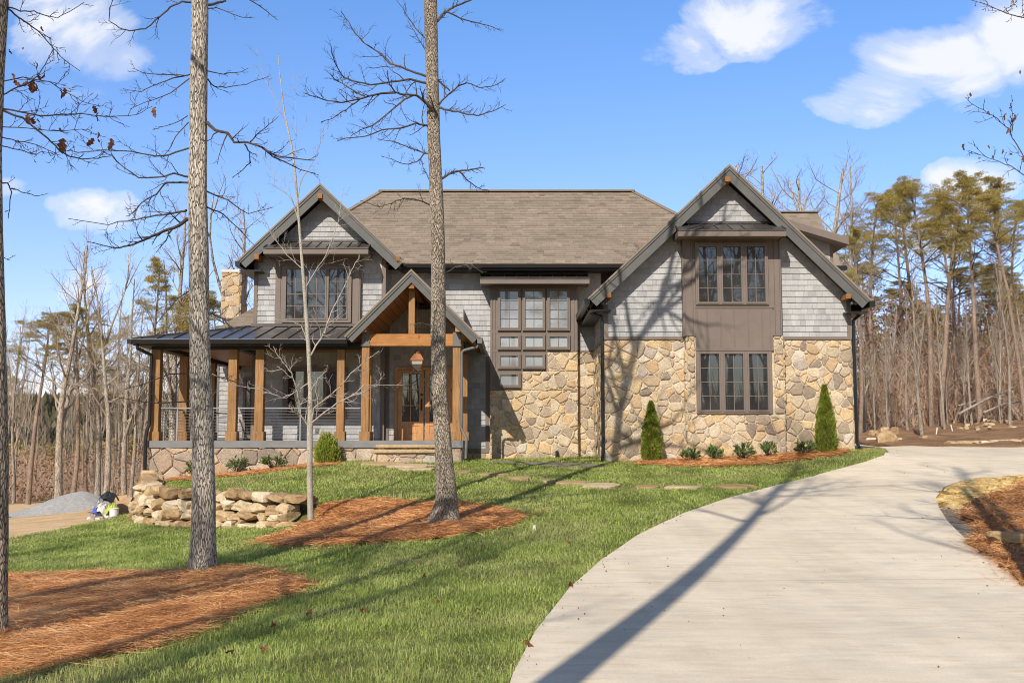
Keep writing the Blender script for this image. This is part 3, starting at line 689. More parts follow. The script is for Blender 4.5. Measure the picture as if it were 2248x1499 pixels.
# ---- left gable
A2, L2, T2 = gable((703,407), (525,573), (883,577), YLR, YL, 33.4)
lx0, lx1 = UX(560,650,YL), UX(844,650,YL)
def rz2(x): s = (A2.z-L2.z)/(A2.x-L2.x); return A2.z-s*abs(x-A2.x)-.30
lw = MB(); lw.prism([(lx0,YL+.02,.3),(lx1,YL+.02,.3),(lx1,YL+.02,rz2(lx1)),(A2.x,YL+.02,rz2(A2.x)),(lx0,YL+.02,rz2(lx0))], (0,5.2,0)); part(lw, 'wing_wall', M['siding'])
ls = MB(); shingles(ls, [(lx0,4.4),(lx1,4.4),(lx1,rz2(lx1)),(A2.x,rz2(A2.x)),(lx0,rz2(lx0))], front(YL), seed=31)
shingles(ls, [(lx0,ZDK),(lx1,ZDK),(lx1,4.39),(lx0,4.39)], front(YL), seed=32, v0=4.4-(.150)*30)
shingles(ls, [(0,ZDK),(3,ZDK),(3,6.4),(0,6.4)], FR((lx1,YL,0), (0,1,0), (0,0,1)), seed=33)
part(ls, 'shingle_siding', M['siding'])
lt = MB(); lt.box(lx1-.08, lx1+.035, YL-.035, YL+.1, ZDK, rz2(lx1)); lt.box(lx0-.03, lx0+.07, YL-.035, YL+.1, ZDK, rz2(lx0)+.05)
cbox(lt, 606, 556, 790, 714, YL-.15, YL-.002); cbox(lt, 608, 560, 614, 712, YL-.165, YL-.151); cbox(lt, 780, 560, 787, 712, YL-.165, YL-.151)
for a in range(626, 772, 22): cbox(lt, a, 559, a+2.2, 577, YL-.16, YL-.151)
cbox(lt, 614.5, 577, 779.5, 583, YL-.17, YL-.151)
part(lt, 'trim_board', M['trim'])
casing('window', (620,583.5,770,708), [(626.5,588,669,702), (673,588,715.5,702), (719.5,588,763,702)], YL-.22, M['glass'], depth=.068)
pent(577, 809, 531, 544, 557, 27.7, YL-.03, 10)
timber('outlooker', U(702,430,YLR-.05), .14, .14, YLR-.05, YL); timber('outlooker', U(874,568,YLR-.05), .11, .13, YLR-.05, YL); timber('outlooker', U(563,563,YLR-.05), .13, .15, YLR-.05, YL)
g = MB(); g.prism([(L2.x-.10,YLR-.02,L2.z-.15),(L2.x+.02,YLR-.02,L2.z-.15),(L2.x+.04,YLR-.02,L2.z),(L2.x-.12,YLR-.02,L2.z)], (0,5,0)); g.prism([(L2.x,YLR+.05,L2.z-.28),(L2.x+.6,YLR+.05,L2.z-.28),(L2.x+.6,YLR+.05,L2.z-.24),(L2.x,YLR+.05,L2.z-.24)], (0,5,0)); part(g, 'gutter', M['gutter'])
casing('window', (622,806,760,918), [(630,812,668,912), (672,812,711,912), (715,812,754,912)], YL-.115, M['glass'], depth=.112, grid=(1,1))
ol = MB(); cbox(ol, 691, 939, 700, 950, YL-.04, YL-.0); cbox(ol, 693, 941, 698, 948, YL-.055, YL-.041); part(ol, 'outlet_cover', M['cap'])
# ---- door recess
dws = MB(); rx0, rx1 = lx1, UX(1013,900,YM)
dws.box(rx0-.1, rx1+.06, YD+.01, YM+.15, ZDK-.05, 5.2); part(dws, 'entry_wall', M['siding'])
des = MB(); shingles(des, [(rx0+.035,ZDK),(rx1+.06,ZDK),(rx1+.06,5.2),(rx0+.035,5.2)], front(YD), seed=41); part(des, 'shingle_siding', M['siding'])
rw = MB(); rw.box(rx1+.061, rx1+.09, YD-.03, YM, ZDK, 5.2); rw.box(rx0+.036, rx0+.15, YD-.04, YD-.022, ZDK, 5.2); part(rw, 'corner_board', M['trim'])
YDF = YD-.10
dc = MB(); c0, c1 = U(867,806,YDF), U(1003,967,YDF)
zd1, zd0 = c0.z, ZDK
l0, l1, r0_, r1_ = UX(873,880,YDF), UX(930,880,YDF), UX(933,880,YDF), UX(990,880,YDF)
dc.box(c0.x, l0-.004, YDF, YD, zd0, zd1); dc.box(r1_+.004, r1_+.09, YDF, YD, zd0, zd1); dc.box(l0-.004, r1_+.004, YDF, YD, zd1-.07, zd1); part(dc, 'door_casing', M['door'])
for (a, b, hs) in ((l0, l1, 1), (r0_, r1_, -1)):
    dl = MB(); w = b-a; y0, y1 = YDF+.012, YD-.002; zt_ = zd1-.075; zg1, zg0_ = UZ(820,YDF), UZ(925,YDF)
    s = .125
    dl.box(a, a+s, y0, y1, zd0, zt_); dl.box(b-s, b, y0, y1, zd0, zt_); dl.box(a+s, b-s, y0, y1, zg1, zt_); dl.box(a+s, b-s, y0, y1, UZ(934,YDF), zg0_); dl.box(a+s, b-s, y0, y1, zd0, zd0+.16)
    dl.box(a+s, b-s, y0+.016, y1, zd0+.16, UZ(934,YDF)); dl.box(a+s+.05, b-s-.05, y0+.006, y0+.016, zd0+.2, UZ(938,YDF))
    xm = (a+b)/2; dl.box(xm-.012, xm+.012, y0+.006, y1-.006, zg0_, zg1)
    for i in (1,2):
        z = zg0_+(zg1-zg0_)*i/3; dl.box(a+s, xm-.012, y0+.006, y1-.006, z-.012, z+.012); dl.box(xm+.012, b-s, y0+.006, y1-.006, z-.012, z+.012)
    do = part(dl, 'door', M['door'])
    pn_ = MB(); pn_.add([(a+s,y1-.045,zg0_),(b-s,y1-.045,zg0_),(b-s,y1-.045,zg1),(a+s,y1-.045,zg1)], [(0,1,2,3)]); pn_.build('pane', M['glass'], do)
    if hs > 0:
        hd = MB(); hx = b-.06; hd.tube([(hx,y0-.005,zd0+1.12),(hx,y0-.06,zd0+1.08),(hx,y0-.06,zd0+.92),(hx,y0-.005,zd0+.86)], .014, 8); hd.box(hx-.025, hx+.025, y0-.008, y0, zd0+.82, zd0+1.16); hd.lathe((hx,y0-.01,zd0+1.27), [(.03,-.03),(.03,.03)], 10); hd.build('handle', M['bronze'], do)
# ---- entry gable
A3, L3, T3 = gable((903,596), (760,739), (1050,741), YRR, YR, YM+.1, bw=.2, soffit='planks')
bm = MB(); b0, b1 = U(811,733,YR), U(999,759.5,YR); bm.box(b0.x, b1.x, YR, YR+.2, b1.z, b0.z); part(bm, 'tie_beam', M['cedarx'], bevel=.01)
kp = MB(); kx = UX(903.5,700,YR); kp.box(kx-.08, kx+.08, YR+.02, YR+.18, b0.z+.002, A3.z-.25); part(kp, 'king_post', M['cedar'], bevel=.008)
timber('ridge_beam', Vector((A3.x,0,A3.z-.32)), .15, .22, YRR+.05, YM); 
for X in (U(796,722,YRR).x, U(1007,722,YRR).x):
    z = UZ(721,YRR+.05); m = MB(); m.box(X-.09, X+.09, YRR+.05, YM-.2, z-.085, z+.06); part(m, 'eave_beam', M['cedarx'], bevel=.008)
ZPT = UZ(760,YR)
def post(x, y, w, z0, z1, plinth=.23, cap=None):
    m = MB(); m.box(x-w/2, x+w/2, y-w/2, y+w/2, z0, z1); o = part(m, 'porch_post', M['cedar'], bevel=.012)
    m = MB(); e = .035; m.box(x-w/2-e, x+w/2+e, y-w/2-e, y+w/2+e, z0+.001, z0+plinth); m.build('post_base', M['cedar'], o)
    return o
pw = .20
for X in (UX(801.5,860,YR), UX(1002,860,YR)):
    post(X, YR+.1, pw, ZDK, ZPT)
    cp_ = MB(); cp_.box(X-.12, X+.12, YR-.05, YR+.26, ZPT, ZPT+.04); cp_.box(X-.1, X+.1, YR-.02, YR+.24, ZPT+.041, ZPT+.36); cp_.add([(X-.12,YR-.05,ZPT+.04),(X+.12,YR-.05,ZPT+.04),(X,YR-.05,ZPT+.16),(X-.12,YR-.03,ZPT+.04),(X+.12,YR-.03,ZPT+.04),(X,YR-.03,ZPT+.16)], [(0,1,2),(5,4,3),(0,2,5,3),(1,4,5,2)])
    part(cp_, 'post_cap', M['cap'])
post(UX(1019,860,28.4), 28.4, .2, ZDK, ZPT-.02)
gt = MB(); gt.prism([(T3.x-.02,YRR-.02,T3.z-.15),(T3.x+.09,YRR-.02,T3.z-.15),(T3.x+.11,YRR-.02,T3.z),(T3.x-.04,YRR-.02,T3.z)], (0,YM-YRR-.05,0)); part(gt, 'gutter', M['cap'])
xq = UX(1013.5,860,YR-.03)
downspout([(T3.x+.02,26.05,T3.z-.14), (T3.x-.03,26.06,T3.z-.22), (xq+.06,26.16,T3.z-.30), (xq,26.17,T3.z-.36), (xq,26.17,T3.z-.5), (xq,26.14,UZ(940,26.1)), (xq+.13,26.02,UZ(962,26.0)), (xq+.135,26.0,UZ(968,26.0)), (xq+.12,25.98,UZ(1006,26))], 'cap', .036)
# ---- porch
zpe = UZ(744,YPE); zpt = UZ(715,YL-.16); XE = UX(290,740,YPE); XW = lx0; XE2 = UX(762,740,YPE)+.1
pr = MB(); D = YL-YPE
pr.add([(XE,YPE,zpe),(XE2,YPE,zpe),(XE2,YL,zpt),(XW,YL,zpt),(XE,YPE,zpe-.025),(XE2,YPE,zpe-.025),(XE2,YL,zpt-.025),(XW,YL,zpt-.025)], [(0,1,2,3),(4,7,6,5),(0,4,5,1)])
YB = 34.4
pr.add([(XE,YPE,zpe),(XW,YL,zpt),(XW,YB,zpt),(XE,YB,zpe)], [(0,1,2,3)])
x = XE+.2
while x < XE2-.1:
    yt = YL if x >= XW else YPE+(x-XE)*(D/(XW-XE))
    if yt-YPE > .12:
        f = (yt-YPE)/D; pr.bar((x,YPE+.01,zpe+.016),(x,yt-.02,zpe+(zpt-zpe)*f+.016), .024, .034)
    x += .42
y = YPE+.5
while y < YB:
    xt = XW if y >= YL else XE+(y-YPE)*((XW-XE)/D); f = (xt-XE)/(XW-XE); pr.bar((XE,y,zpe+.016),(xt,y,zpe+(zpt-zpe)*f+.016),.024,.034); y += .42
pr.bar((XE,YPE,zpe+.02),(XW,YL,zpt+.02),.05,.04); pr.box(XW-.05, XE2, YL-.19, YL-.165, zpt-.02, zpt+.06)
part(pr, 'porch_roof', M['mroof'])
pg = MB(); pg.prism([(XE-.03,YPE+.02,zpe-.03),(XE-.03,YPE-.1,zpe-.02),(XE-.03,YPE-.085,zpe-.125),(XE-.03,YPE+.02,zpe-.14)], (XE2-XE-.05,0,0)); pg.prism([(XE-.1,YPE-.1,zpe-.02),(XE+.02,YPE-.1,zpe-.03),(XE+.02,YPE-.1,zpe-.14),(XE-.085,YPE-.1,zpe-.125)], (0,YB-YPE,0)); part(pg, 'gutter', M['gutter'])
hl = MB(); hl.box(XE-.02, XE2-.06, YPE-.015, YPE-.004, zpe-.027, zpe-.004); part(hl, 'edge_highlight', M['alum'])  # pale strip imitating the white highlight along the metal roof edge
ZBM = UZ(767,YP-.1)
pb = MB(); XP0, XP1 = UX(333,860,YP), UX(795,860,YP)
pb.box(XP0, XP1, YP-.12, YP+.12, ZBM, zpe-.07); pb.box(XP0, XP0+.24, YP+.121, YB, ZBM, zpe-.07); pb.box(XE+.02, XE2-.1, YPE+.021, YP-.13, zpe-.16, zpe-.13); pb.box(XE+.02, XP0-.01, YP-.12, YB, zpe-.16, zpe-.13)
pb.box(UX(512,800,YP)+.0, UX(512,800,YP)+.2, YP+.13, YL, ZBM, zpe-.08)
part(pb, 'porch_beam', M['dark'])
pc = MB(); pc.box(XP0+.25, XE2+.3, YP+.125, YL-.001, ZBM+.10, ZBM+.13); pc.box(XP0+.25, XW-.002, YL, YB, ZBM+.10, ZBM+.13); part(pc, 'porch_ceiling', M['planks'])
for (px, Y, w) in ((343,YP,.235), (404.5,28.9,.235), (465,31.4,.235), (512,YP,.225), (571,YP,.225), (748.5,YP,.2), (808,27.0,.2)):
    post(UX(px,860,Y), Y, w, ZDK, ZBM)
dk = MB(); XD0, XD1 = UX(324.5,970,26.35), UX(1016,970,25.95); zf = ZDK-.175
dk.box(XD0, UX(779,970,26.35), 26.35, YB, zf, ZDK); dk.box(UX(779,970,26.35)+.001, XD1, 25.95, YD, zf, ZDK+.003); part(dk, 'deck', M['grey'])
pf = MB()
stones(pf, [(XD0+.03,-.3),(UX(790,990,26.4),-.3),(UX(790,990,26.4),zf),(XD0+.03,zf)], front(26.42), .36, 51, h=(.03,.06))
stones(pf, [(UX(779,990,26.0),.3),(XD1-.05,.3),(XD1-.05,zf),(UX(779,990,26.0),zf)], front(26.02), .34, 52)
stones(pf, [(0,.3),(3,.3),(3,zf),(0,zf)], FR((XD1-.05,26.02,0), (0,1,0), (0,0,1)), .34, 53)
pf.box(XD0+.04, XD1-.06, 26.44, 27.5, -.4, zf-.002, 2.0); pf.box(UX(779,990,26.0)+.01, XD1-.06, 26.03, 27, .2, zf-.002, 2.0)
part(pf, 'porch_foundation', M['stoneg'])
stp = MB(); sx0, sx1 = UX(821,990,25.5), UX(975,990,25.5); zs_ = UZ(1012,25.4)
zA, zB = UZ(976,25.7), UZ(986.5,25.35)
for (x0, x1, y0, y1, z, th) in ((sx0+.02, sx1, 25.62, 25.94, zA, .075), (sx0-.05, sx1, 25.22, 25.64, zB, .085)):
    stp.box(x0, x1, y0, y1, z-th, z)
part(stp, 'step_tread', M['flag'], bevel=.02)
sr = MB(); sr.box(sx0+.05, sx1-.02, 25.70, 26.0, .4, zA-.076, 2.0); sr.box(sx0+.04, sx1-.02, 25.32, 25.70, .4, zB-.086, 2.0)
stones(sr, [(sx0+.04,.4),(sx1-.02,.4),(sx1-.02,zB-.09),(sx0+.04,zB-.09)], front(25.31), .26, 54, asp=1.5); stones(sr, [(sx0+.05,zB),(sx1-.02,zB),(sx1-.02,zA-.08),(sx0+.05,zA-.08)], front(25.69), .2, 55, asp=1.8)
part(sr, 'step_riser', M['stoneg'])
# cable railing
rl = MB(); zr = UZ(894,YP)
def rail(p, q, npost):
    p, q = Vector(p), Vector(q); rl.bar((p.x,p.y,zr-.02),(q.x,q.y,zr-.02),.055,.035)
    for i in range(npost):
        t = (i+.5)/npost if npost < 3 else (i+.2)/(npost-.6); w = p+(q-p)*t; rl.box(w.x-.016, w.x+.016, w.y-.016, w.y+.016, ZDK, zr-.038)
    for k in range(1, 11):
        z = ZDK+(zr-ZDK)*k/11.2; rl.tube([(p.x,p.y,z),(q.x,q.y,z)], .0055, 4)
xs_ = [UX(343,900,YP), UX(512,900,YP), UX(571,900,YP), UX(748.5,900,YP), UX(800,900,YP)]
for a, b, n_ in zip(xs_[:-1], xs_[1:], (2,1,1,1)):
    if n_ == 1 and b-a < .8: rail((a+.1,YP,0), (b-.1,YP,0), 0)
    else: rail((a+.12,YP,0), (b-.12,YP,0), n_)
rail((xs_[0],YP+.12,0), (xs_[0],28.8,0), 2); rail((xs_[0],29.0,0), (xs_[0],31.3,0), 2); rail((xs_[0],31.5,0), (xs_[0],34.3,0), 2)
part(rl, 'cable_railing', M['alum'])
xp = UX(335,860,YP-.2)-.05
downspout([(XE+.12,YPE+.0,zpe-.12),(XE+.14,YPE+.02,zpe-.24),(xp-.1,26.3,zpe-.34),(xp,26.38,zpe-.4),(xp,26.38,zpe-.6),(xp,26.38,UZ(930,26.3)),(xp-.04,26.32,UZ(945,26.3)),(XD0-.03,26.28,UZ(965,26.3)),(XD0-.03,26.3,.4)], 'gutter', .045)
# ---- rear block seen through the porch
rb = MB(); YB2 = 34.5; q0, q1 = UX(471,900,YB2), UX(660,900,YB2)
rb.box(q0, q1, YB2+.01, 39, -.2, UZ(722,YB2)); part(rb, 'rear_wall', M['siding'])
rs_ = MB(); shingles(rs_, [(q0,ZDK),(q1,ZDK),(q1,UZ(760,YB2)),(q0,UZ(760,YB2))], front(YB2), seed=61); part(rs_, 'shingle_siding', M['siding'])
rt = MB(); cbox(rt, 470, 800, 477, 968, YB2-.04, YB2); cbox(rt, 477.5, 960, 560, 967, YB2-.03, YB2); part(rt, 'trim_board', M['cap'])
casing('window', (534,828,560,962), [(538,833,558,958)], YB2-.11, M['glass'], depth=.105, grid=(1,1), label='dark glazed porch door at the back of the side porch')
rr = MB(); a, b, c, d = U(474,722,33.6), U(640,722,33.6), U(640,640,37.4), U(506,676,36.6)
e = (Vector((0, 3.8, c.z-b.z)))
shingles(rr, [(0,0),(b.x-a.x,0),(b.x-a.x,e.length),(1.3,e.length)], FR(a, (1,0,0), e), .15, (.16,.34), .012, 62)
rr.add([a+Vector((0,.02,-.02)), b+Vector((0,.02,-.02)), c+Vector((0,.02,-.02)), Vector((a.x+1.3,37.4,c.z-.02)), Vector((a.x,40,a.z))], [(0,1,2,3),(0,3,4)], .5)
part(rr, 'rear_roof', M['roof'])
ch = MB(); k0, k1 = U(487.5,598,37.0), U(528,598,37.0); zc0 = UZ(700,37.0)
stones(ch, [(k0.x,zc0),(k1.x,zc0),(k1.x,k0.z),(k0.x,k0.z)], front(37.0), .24, 63); stones(ch, [(0,zc0),(.9,zc0),(.9,k0.z),(0,k0.z)], FR((k1.x,37.0,0), (0,1,0), (0,0,1)), .24, 64)
ch.box(k0.x, k1.x-.002, 37.002, 37.9, zc0, k0.z-.002, 2.0); cho = part(ch, 'chimney', m_stone('chimney_stone', (.80,.79,.80)))
cc = MB(); cc.box(k0.x-.03, k1.x+.05, 36.93, 37.95, k0.z, k0.z+.1); cc.build('chimney_cap', m_paint('pale_cement', (.62,.6,.57), .7), cho)
# ---- lantern hanging in the entry
lc = U(916.5,790,27.4); lz = lc.z
lan = thing('pendant_lantern', (lc.x, 27.4, lz), 'copper framed glass lantern hanging in front of the wooden double doors', 'lantern')
s_ = 2245/27.4
m = MB(); zt_, zb_ = UZ(790,27.4), UZ(813,27.4); w1, w0 = .165, .115
def ring(m, w, z, t): 
    for sx, sy, ex, ey in ((-w,-w,w,-w),(w,-w,w,w),(w,w,-w,w),(-w,w,-w,-w)): m.bar((lc.x+sx,27.4+sy,z),(lc.x+ex,27.4+ey,z),t,t)
ring(m, w1, zt_, .03); ring(m, w0, zb_, .03); ring(m, (w0+w1)/2, (zt_+zb_)/2, .012)
for sx in (-1,1):
    for sy in (-1,1): m.bar((lc.x+sx*w1,27.4+sy*w1,zt_),(lc.x+sx*w0,27.4+sy*w0,zb_),.02,.02)
m.build('frame', M['copper'], lan)
m = MB(); zk = UZ(777,27.4); m.add([(lc.x+sx*w1*1.05,27.4+sy*w1*1.05,zt_+.016) for sx, sy in ((-1,-1),(1,-1),(1,1),(-1,1))]+[(lc.x+sx*.08,27.4+sy*.08,zk) for sx, sy in ((-1,-1),(1,-1),(1,1),(-1,1))], [(0,1,5,4),(1,2,6,5),(2,3,7,6),(3,0,4,7),(4,5,6,7),(3,2,1,0)]); m.lathe((lc.x,27.4,zk), [(.075,0),(.075,.07),(.05,.09),(.02,.1)], 12)
m.tube([(lc.x,27.4,zk+.1),(lc.x,27.4,A3.z-.3)], .012, 6); m.build('hood', M['copper'], lan)
m = MB(); ww = lambda z: w0+(w1-w0)*(z-zb_)/(zt_-zb_)-.012
c4 = ((-1,-1),(1,-1),(1,1),(-1,1)); m.add([(lc.x+sx*ww(zb_),27.4+sy*ww(zb_),zb_+.014) for sx, sy in c4]+[(lc.x+sx*ww(zt_),27.4+sy*ww(zt_),zt_-.014) for sx, sy in c4], [(0,1,5,4),(1,2,6,5),(2,3,7,6),(3,0,4,7)]); m.build('pane', m_paint('frosted_lantern_glass', (.5,.47,.43), .15, spec=.6), lan)
# ================================================================ ground and sheets
def GP(lst): return [(lambda g: (g.x, g.y))(G(a, b)) for a, b in lst]
def inpoly(x, y, poly):
    c = np.zeros(x.shape, bool); n = len(poly)
    for i in range(n):
        x0, y0 = poly[i]; x1, y1 = poly[(i+1) % n]
        if y0 == y1: continue
        k = ((y0 > y) != (y1 > y)) & (x < (x1-x0)*(y-y0)/(y1-y0)+x0); c ^= k
    return c
def smooth_poly(p, it=2):
    for _ in range(it):
        q = []
        for i in range(len(p)):
            a, b = p[i], p[(i+1) % len(p)]; q += [(a[0]*.75+b[0]*.25, a[1]*.75+b[1]*.25), (a[0]*.25+b[0]*.75, a[1]*.25+b[1]*.75)]
        p = q
    return p
def sheet(name, poly, off, mat, sp=.3, skirt=0, jit=0, kind='structure', seed=0, extra=None):
    rs = np.random.default_rng(seed)
    b = []
    for i in range(len(poly)):
        p, q = poly[i], poly[(i+1) % len(poly)]; L = math.hypot(q[0]-p[0], q[1]-p[1]); k = max(1, int(L/sp))
        for e in range(k): b.append((p[0]+(q[0]-p[0])*e/k+rs.uniform(-jit,jit), p[1]+(q[1]-p[1])*e/k+rs.uniform(-jit,jit)))
    xs = [p[0] for p in b]; ys = [p[1] for p in b]
    gx, gy = np.meshgrid(np.arange(min(xs), max(xs), sp), np.arange(min(ys), max(ys), sp)); gx = gx.ravel()+rs.uniform(-.05,.05,gx.size)*sp; gy = gy.ravel()+rs.uniform(-.05,.05,gy.size)*sp
    k = inpoly(gx, gy, b)
    B = np.array(b); dmin = np.full(gx.shape, 9.)
    for i in range(0, len(b)): dmin = np.minimum(dmin, np.hypot(gx-B[i,0], gy-B[i,1]))
    k &= dmin > sp*.45
    pts = [Vector(p) for p in b]+[Vector(p) for p in zip(gx[k], gy[k])]
    vo, eo, fo = geometry.delaunay_2d_cdt(pts, [(i, (i+1) % len(b)) for i in range(len(b))], [], 1, 1e-5)[:3]
    X = np.array([v[0] for v in vo]); Y = np.array([v[1] for v in vo]); Z = H(X, Y)+off
    if extra is not None: Z = Z+extra(X, Y)
    m = MB(); m.add(list(zip(X, Y, Z)), [tuple(f) for f in fo])
    if skirt:
        hb = H(np.array(xs), np.array(ys))+off+(extra(np.array(xs), np.array(ys)) if extra is not None else 0); bb = [(p[0], p[1], h) for p, h in zip(b, hb)]; n = len(bb)
        m.add(bb+[(p[0],p[1],p[2]-skirt) for p in bb], [(i, n+i, n+(i+1) % n, (i+1) % n) for i in range(n)])
    o = m.build(name, mat)
    me = o.data
    for p in me.polygons:
        if p.normal.z < -.2: p.flip()
    me.update()
    return tag(o, kind=kind)
def axis(lo, hi, st, far):
    a = list(np.arange(lo, hi+1e-6, st)); s = st
    while a[-1] < far: s *= 1.35; a.append(a[-1]+s)
    s = st
    while a[0] > -far: s *= 1.35; a.insert(0, a[0]-s)
    return np.array(a)
ax, ay = axis(-17, 19, .22, 900), axis(-6, 46, .22, 900)
GXX, GYY = np.meshgrid(ax, ay)
far = np.clip((np.hypot(GXX, GYY-20)-70)/120, 0, 1)
GZ = H(GXX.ravel(), GYY.ravel()).reshape(GXX.shape)*(1-far)+far*np.where(GXX < 0, -3.0, 2.0)
GZ -= .012
nx, ny = len(ax), len(ay); idx = np.arange(nx*ny).reshape(ny, nx)
Q = np.stack([idx[:-1,:-1], idx[:-1,1:], idx[1:,1:], idx[1:,:-1]], -1).reshape(-1, 4)
gr = np_mesh('ground', np.stack([GXX.ravel(), GYY.ravel(), GZ.ravel()], 1), Q, np.full(len(Q), .5), M['ground'], smooth=True); tag(gr, kind='structure')
DL = [(1125,1499),(1175,1400),(1250,1300),(1320,1237),(1400,1182),(1500,1133),(1600,1098),(1700,1071),(1800,1045),(1900,1018),(1940,1004),(1951,996),(1945,989),(1925,984),(1895,980),(1874,977)]
dl = [(-.25,-4),(-.2,2),(-.12,5)]+GP(DL); 
DR = [(2248,1296),(2180,1232),(2120,1190),(2080,1150),(2061,1120),(2057,1095),(2074,1073),(2110,1060),(2160,1052),(2248,1045)]
dr = GP(DR)
far_edge = [(UX(1874,975,30.3),30.3),(UX(2000,985,31.2),31.2),(19,31.6)]
drive = dl+far_edge+[(19,23.6),(13.5,22.6)]+dr[::-1]+[(5.4,8.5),(5.6,5),(5.6,-4)]
sheet('driveway', drive, .05, M['concrete'], .3, skirt=.12, seed=1)
bedA = smooth_poly(GP([(-250,1275),(20,1271),(240,1268),(400,1262),(480,1252),(560,1258),(640,1275),(680,1290),(620,1312),(540,1345),(470,1375),(400,1415),(300,1438),(200,1450),(100,1480),(0,1505),(-300,1540)]))
bedB = smooth_poly(GP([(560,1190),(600,1204),(680,1204),(780,1199),(860,1198),(960,1186),(1040,1172),(1110,1160),(1150,1142),(1125,1128),(1060,1119),(1000,1107),(960,1112),(900,1108),(840,1099),(780,1104),(730,1110),(700,1122),(680,1150),(640,1172)]))
bedC_edge = [(1925,986),(1850,1001),(1750,1014),(1650,1024),(1560,1028),(1480,1026),(1400,1022)]
bedC = GP(bedC_edge)+[(UX(1400,1010,25.95),25.95),(gx1+.1,25.95),(gx1+.4,27)]
bedD = GP([(745,1022),(640,1033),(560,1045),(470,1052),(385,1058)])+[(XD0+.3,26.4),(-4.4,26.4)]
lawn_left = GP([(345,1060),(300,1095),(272,1132),(150,1161),(20,1184),(-250,1215)])
house_line = [(UX(1400,1010,26),26),(gx0,26.0),(gx0,YM),(xr,YM),(xr,YSB),(xa,YSB),(xa,YM),(XD1,YM),(XD1,26.05),(-3.9,26.05),(-3.9,26.35),(XD0,26.35)]
lawn = dl[:-1]+GP([(1951,996)])[:0]+house_line+lawn_left+[(-12,14),(-12,8),(-9,2),(-6,-4)]
sheet('lawn', lawn, .018, M['soil_lawn'], .35, seed=2)
def mound(X, Y): return np.array([.05*noise.noise(Vector((x*1.1, y*1.1, 3)))+.025*noise.noise(Vector((x*4, y*4, 1))) for x, y in zip(X, Y)])+.03
for nm, pl, sd_ in (('pine_straw_bed', bedA, 3), ('pine_straw_bed', bedB, 4), ('pine_straw_bed', bedC, 5), ('pine_straw_bed', bedD, 6)):
    sheet(nm, pl, .03, M['straw_base'], .22, jit=.05, seed=sd_, extra=lambda X, Y: mound(X, Y)*.25)
bedE = GP([(2120,1122),(2160,1100),(2248,1062)])+[(13,19.5),(13,11),(6.2,9.5)]+GP([(2248,1299),(2200,1255),(2150,1218),(2128,1200),(2150,1185),(2140,1160),(2110,1140)])
rightbase = dr[::-1]+[(5.4,8.5),(5.6,5),(5.6,-4),(13,-4),(14,12),(14,22.6)]
sheet('gravel_verge', rightbase, .014, M['bed_gravel'], .35, seed=7)
sheet('pine_straw_bed', bedE, .03, M['straw_base'], .22, jit=.06, seed=8, extra=lambda X, Y: mound(X, Y)*1.5)
sheet('dirt_track', GP([(-400,1235),(20,1184),(150,1161),(272,1132),(310,1085),(300,1075),(240,1082)])+[(-14,40),(-24,44),(-30,30)], .02, M['dirt'], .5, seed=9)
sheet('topsoil', GP([(1876,974),(1960,981),(2060,984),(2300,984)])+[(24,32),(28,44),(14,43),(11.5,37)], .02, M['topsoil'], .4, seed=10, jit=.05, skirt=.4, extra=lambda X, Y: np.array([.10*noise.noise(Vector((x*.9, y*.9, 7)))+.05*noise.noise(Vector((x*3, y*3, 7))) for x, y in zip(X, Y)])+.06)
drip = GP([(1076,1013),(1180,1016),(1300,1020),(1335,1026),(1250,1028),(1130,1020),(1060,1016)])
sheet('drip_gravel', drip, .03, M['bed_gravel'], .15, seed=11, jit=.04)
# ================================================================ flagstones
flag_poly = []
FL = [(830,1010.5,88,4),(842,1020.5,108,8),(902,1026,100,9),(936,1013,46,5),(920,1033.5,84,6),(1015,1039,38,6),(1086,1045,64,7),(1140,1053,50,9),(1204,1060.5,30,6),(1254,1064,72,8),(1321,1070,88,12),(1420,1073,56,8),(1497,1074,86,6),(1615,1072,90,9)]
nm_ = ['large flat tan stepping stone right at the foot of the front steps','long tan stepping stone below the steps left of the grey trunk','broad oval stepping stone between the front steps and the grey trunk','small stepping stone tucked against the steps left of the trunk','low stepping stone touching the left side of the grey trunk','stepping stone half hidden just right of the grey trunk','pale stepping stone below the grass left of the stair bay','rounded stepping stone in the lawn under the stair bay','small orange stepping stone in the tree shadow','long orange stepping stone below the black downspout outlet','biggest jagged stepping stone in the middle of the lawn','short pale stepping stone right of the jagged one','thin grassed over stepping stone second from the driveway','stepping stone nearest to the driveway edge']
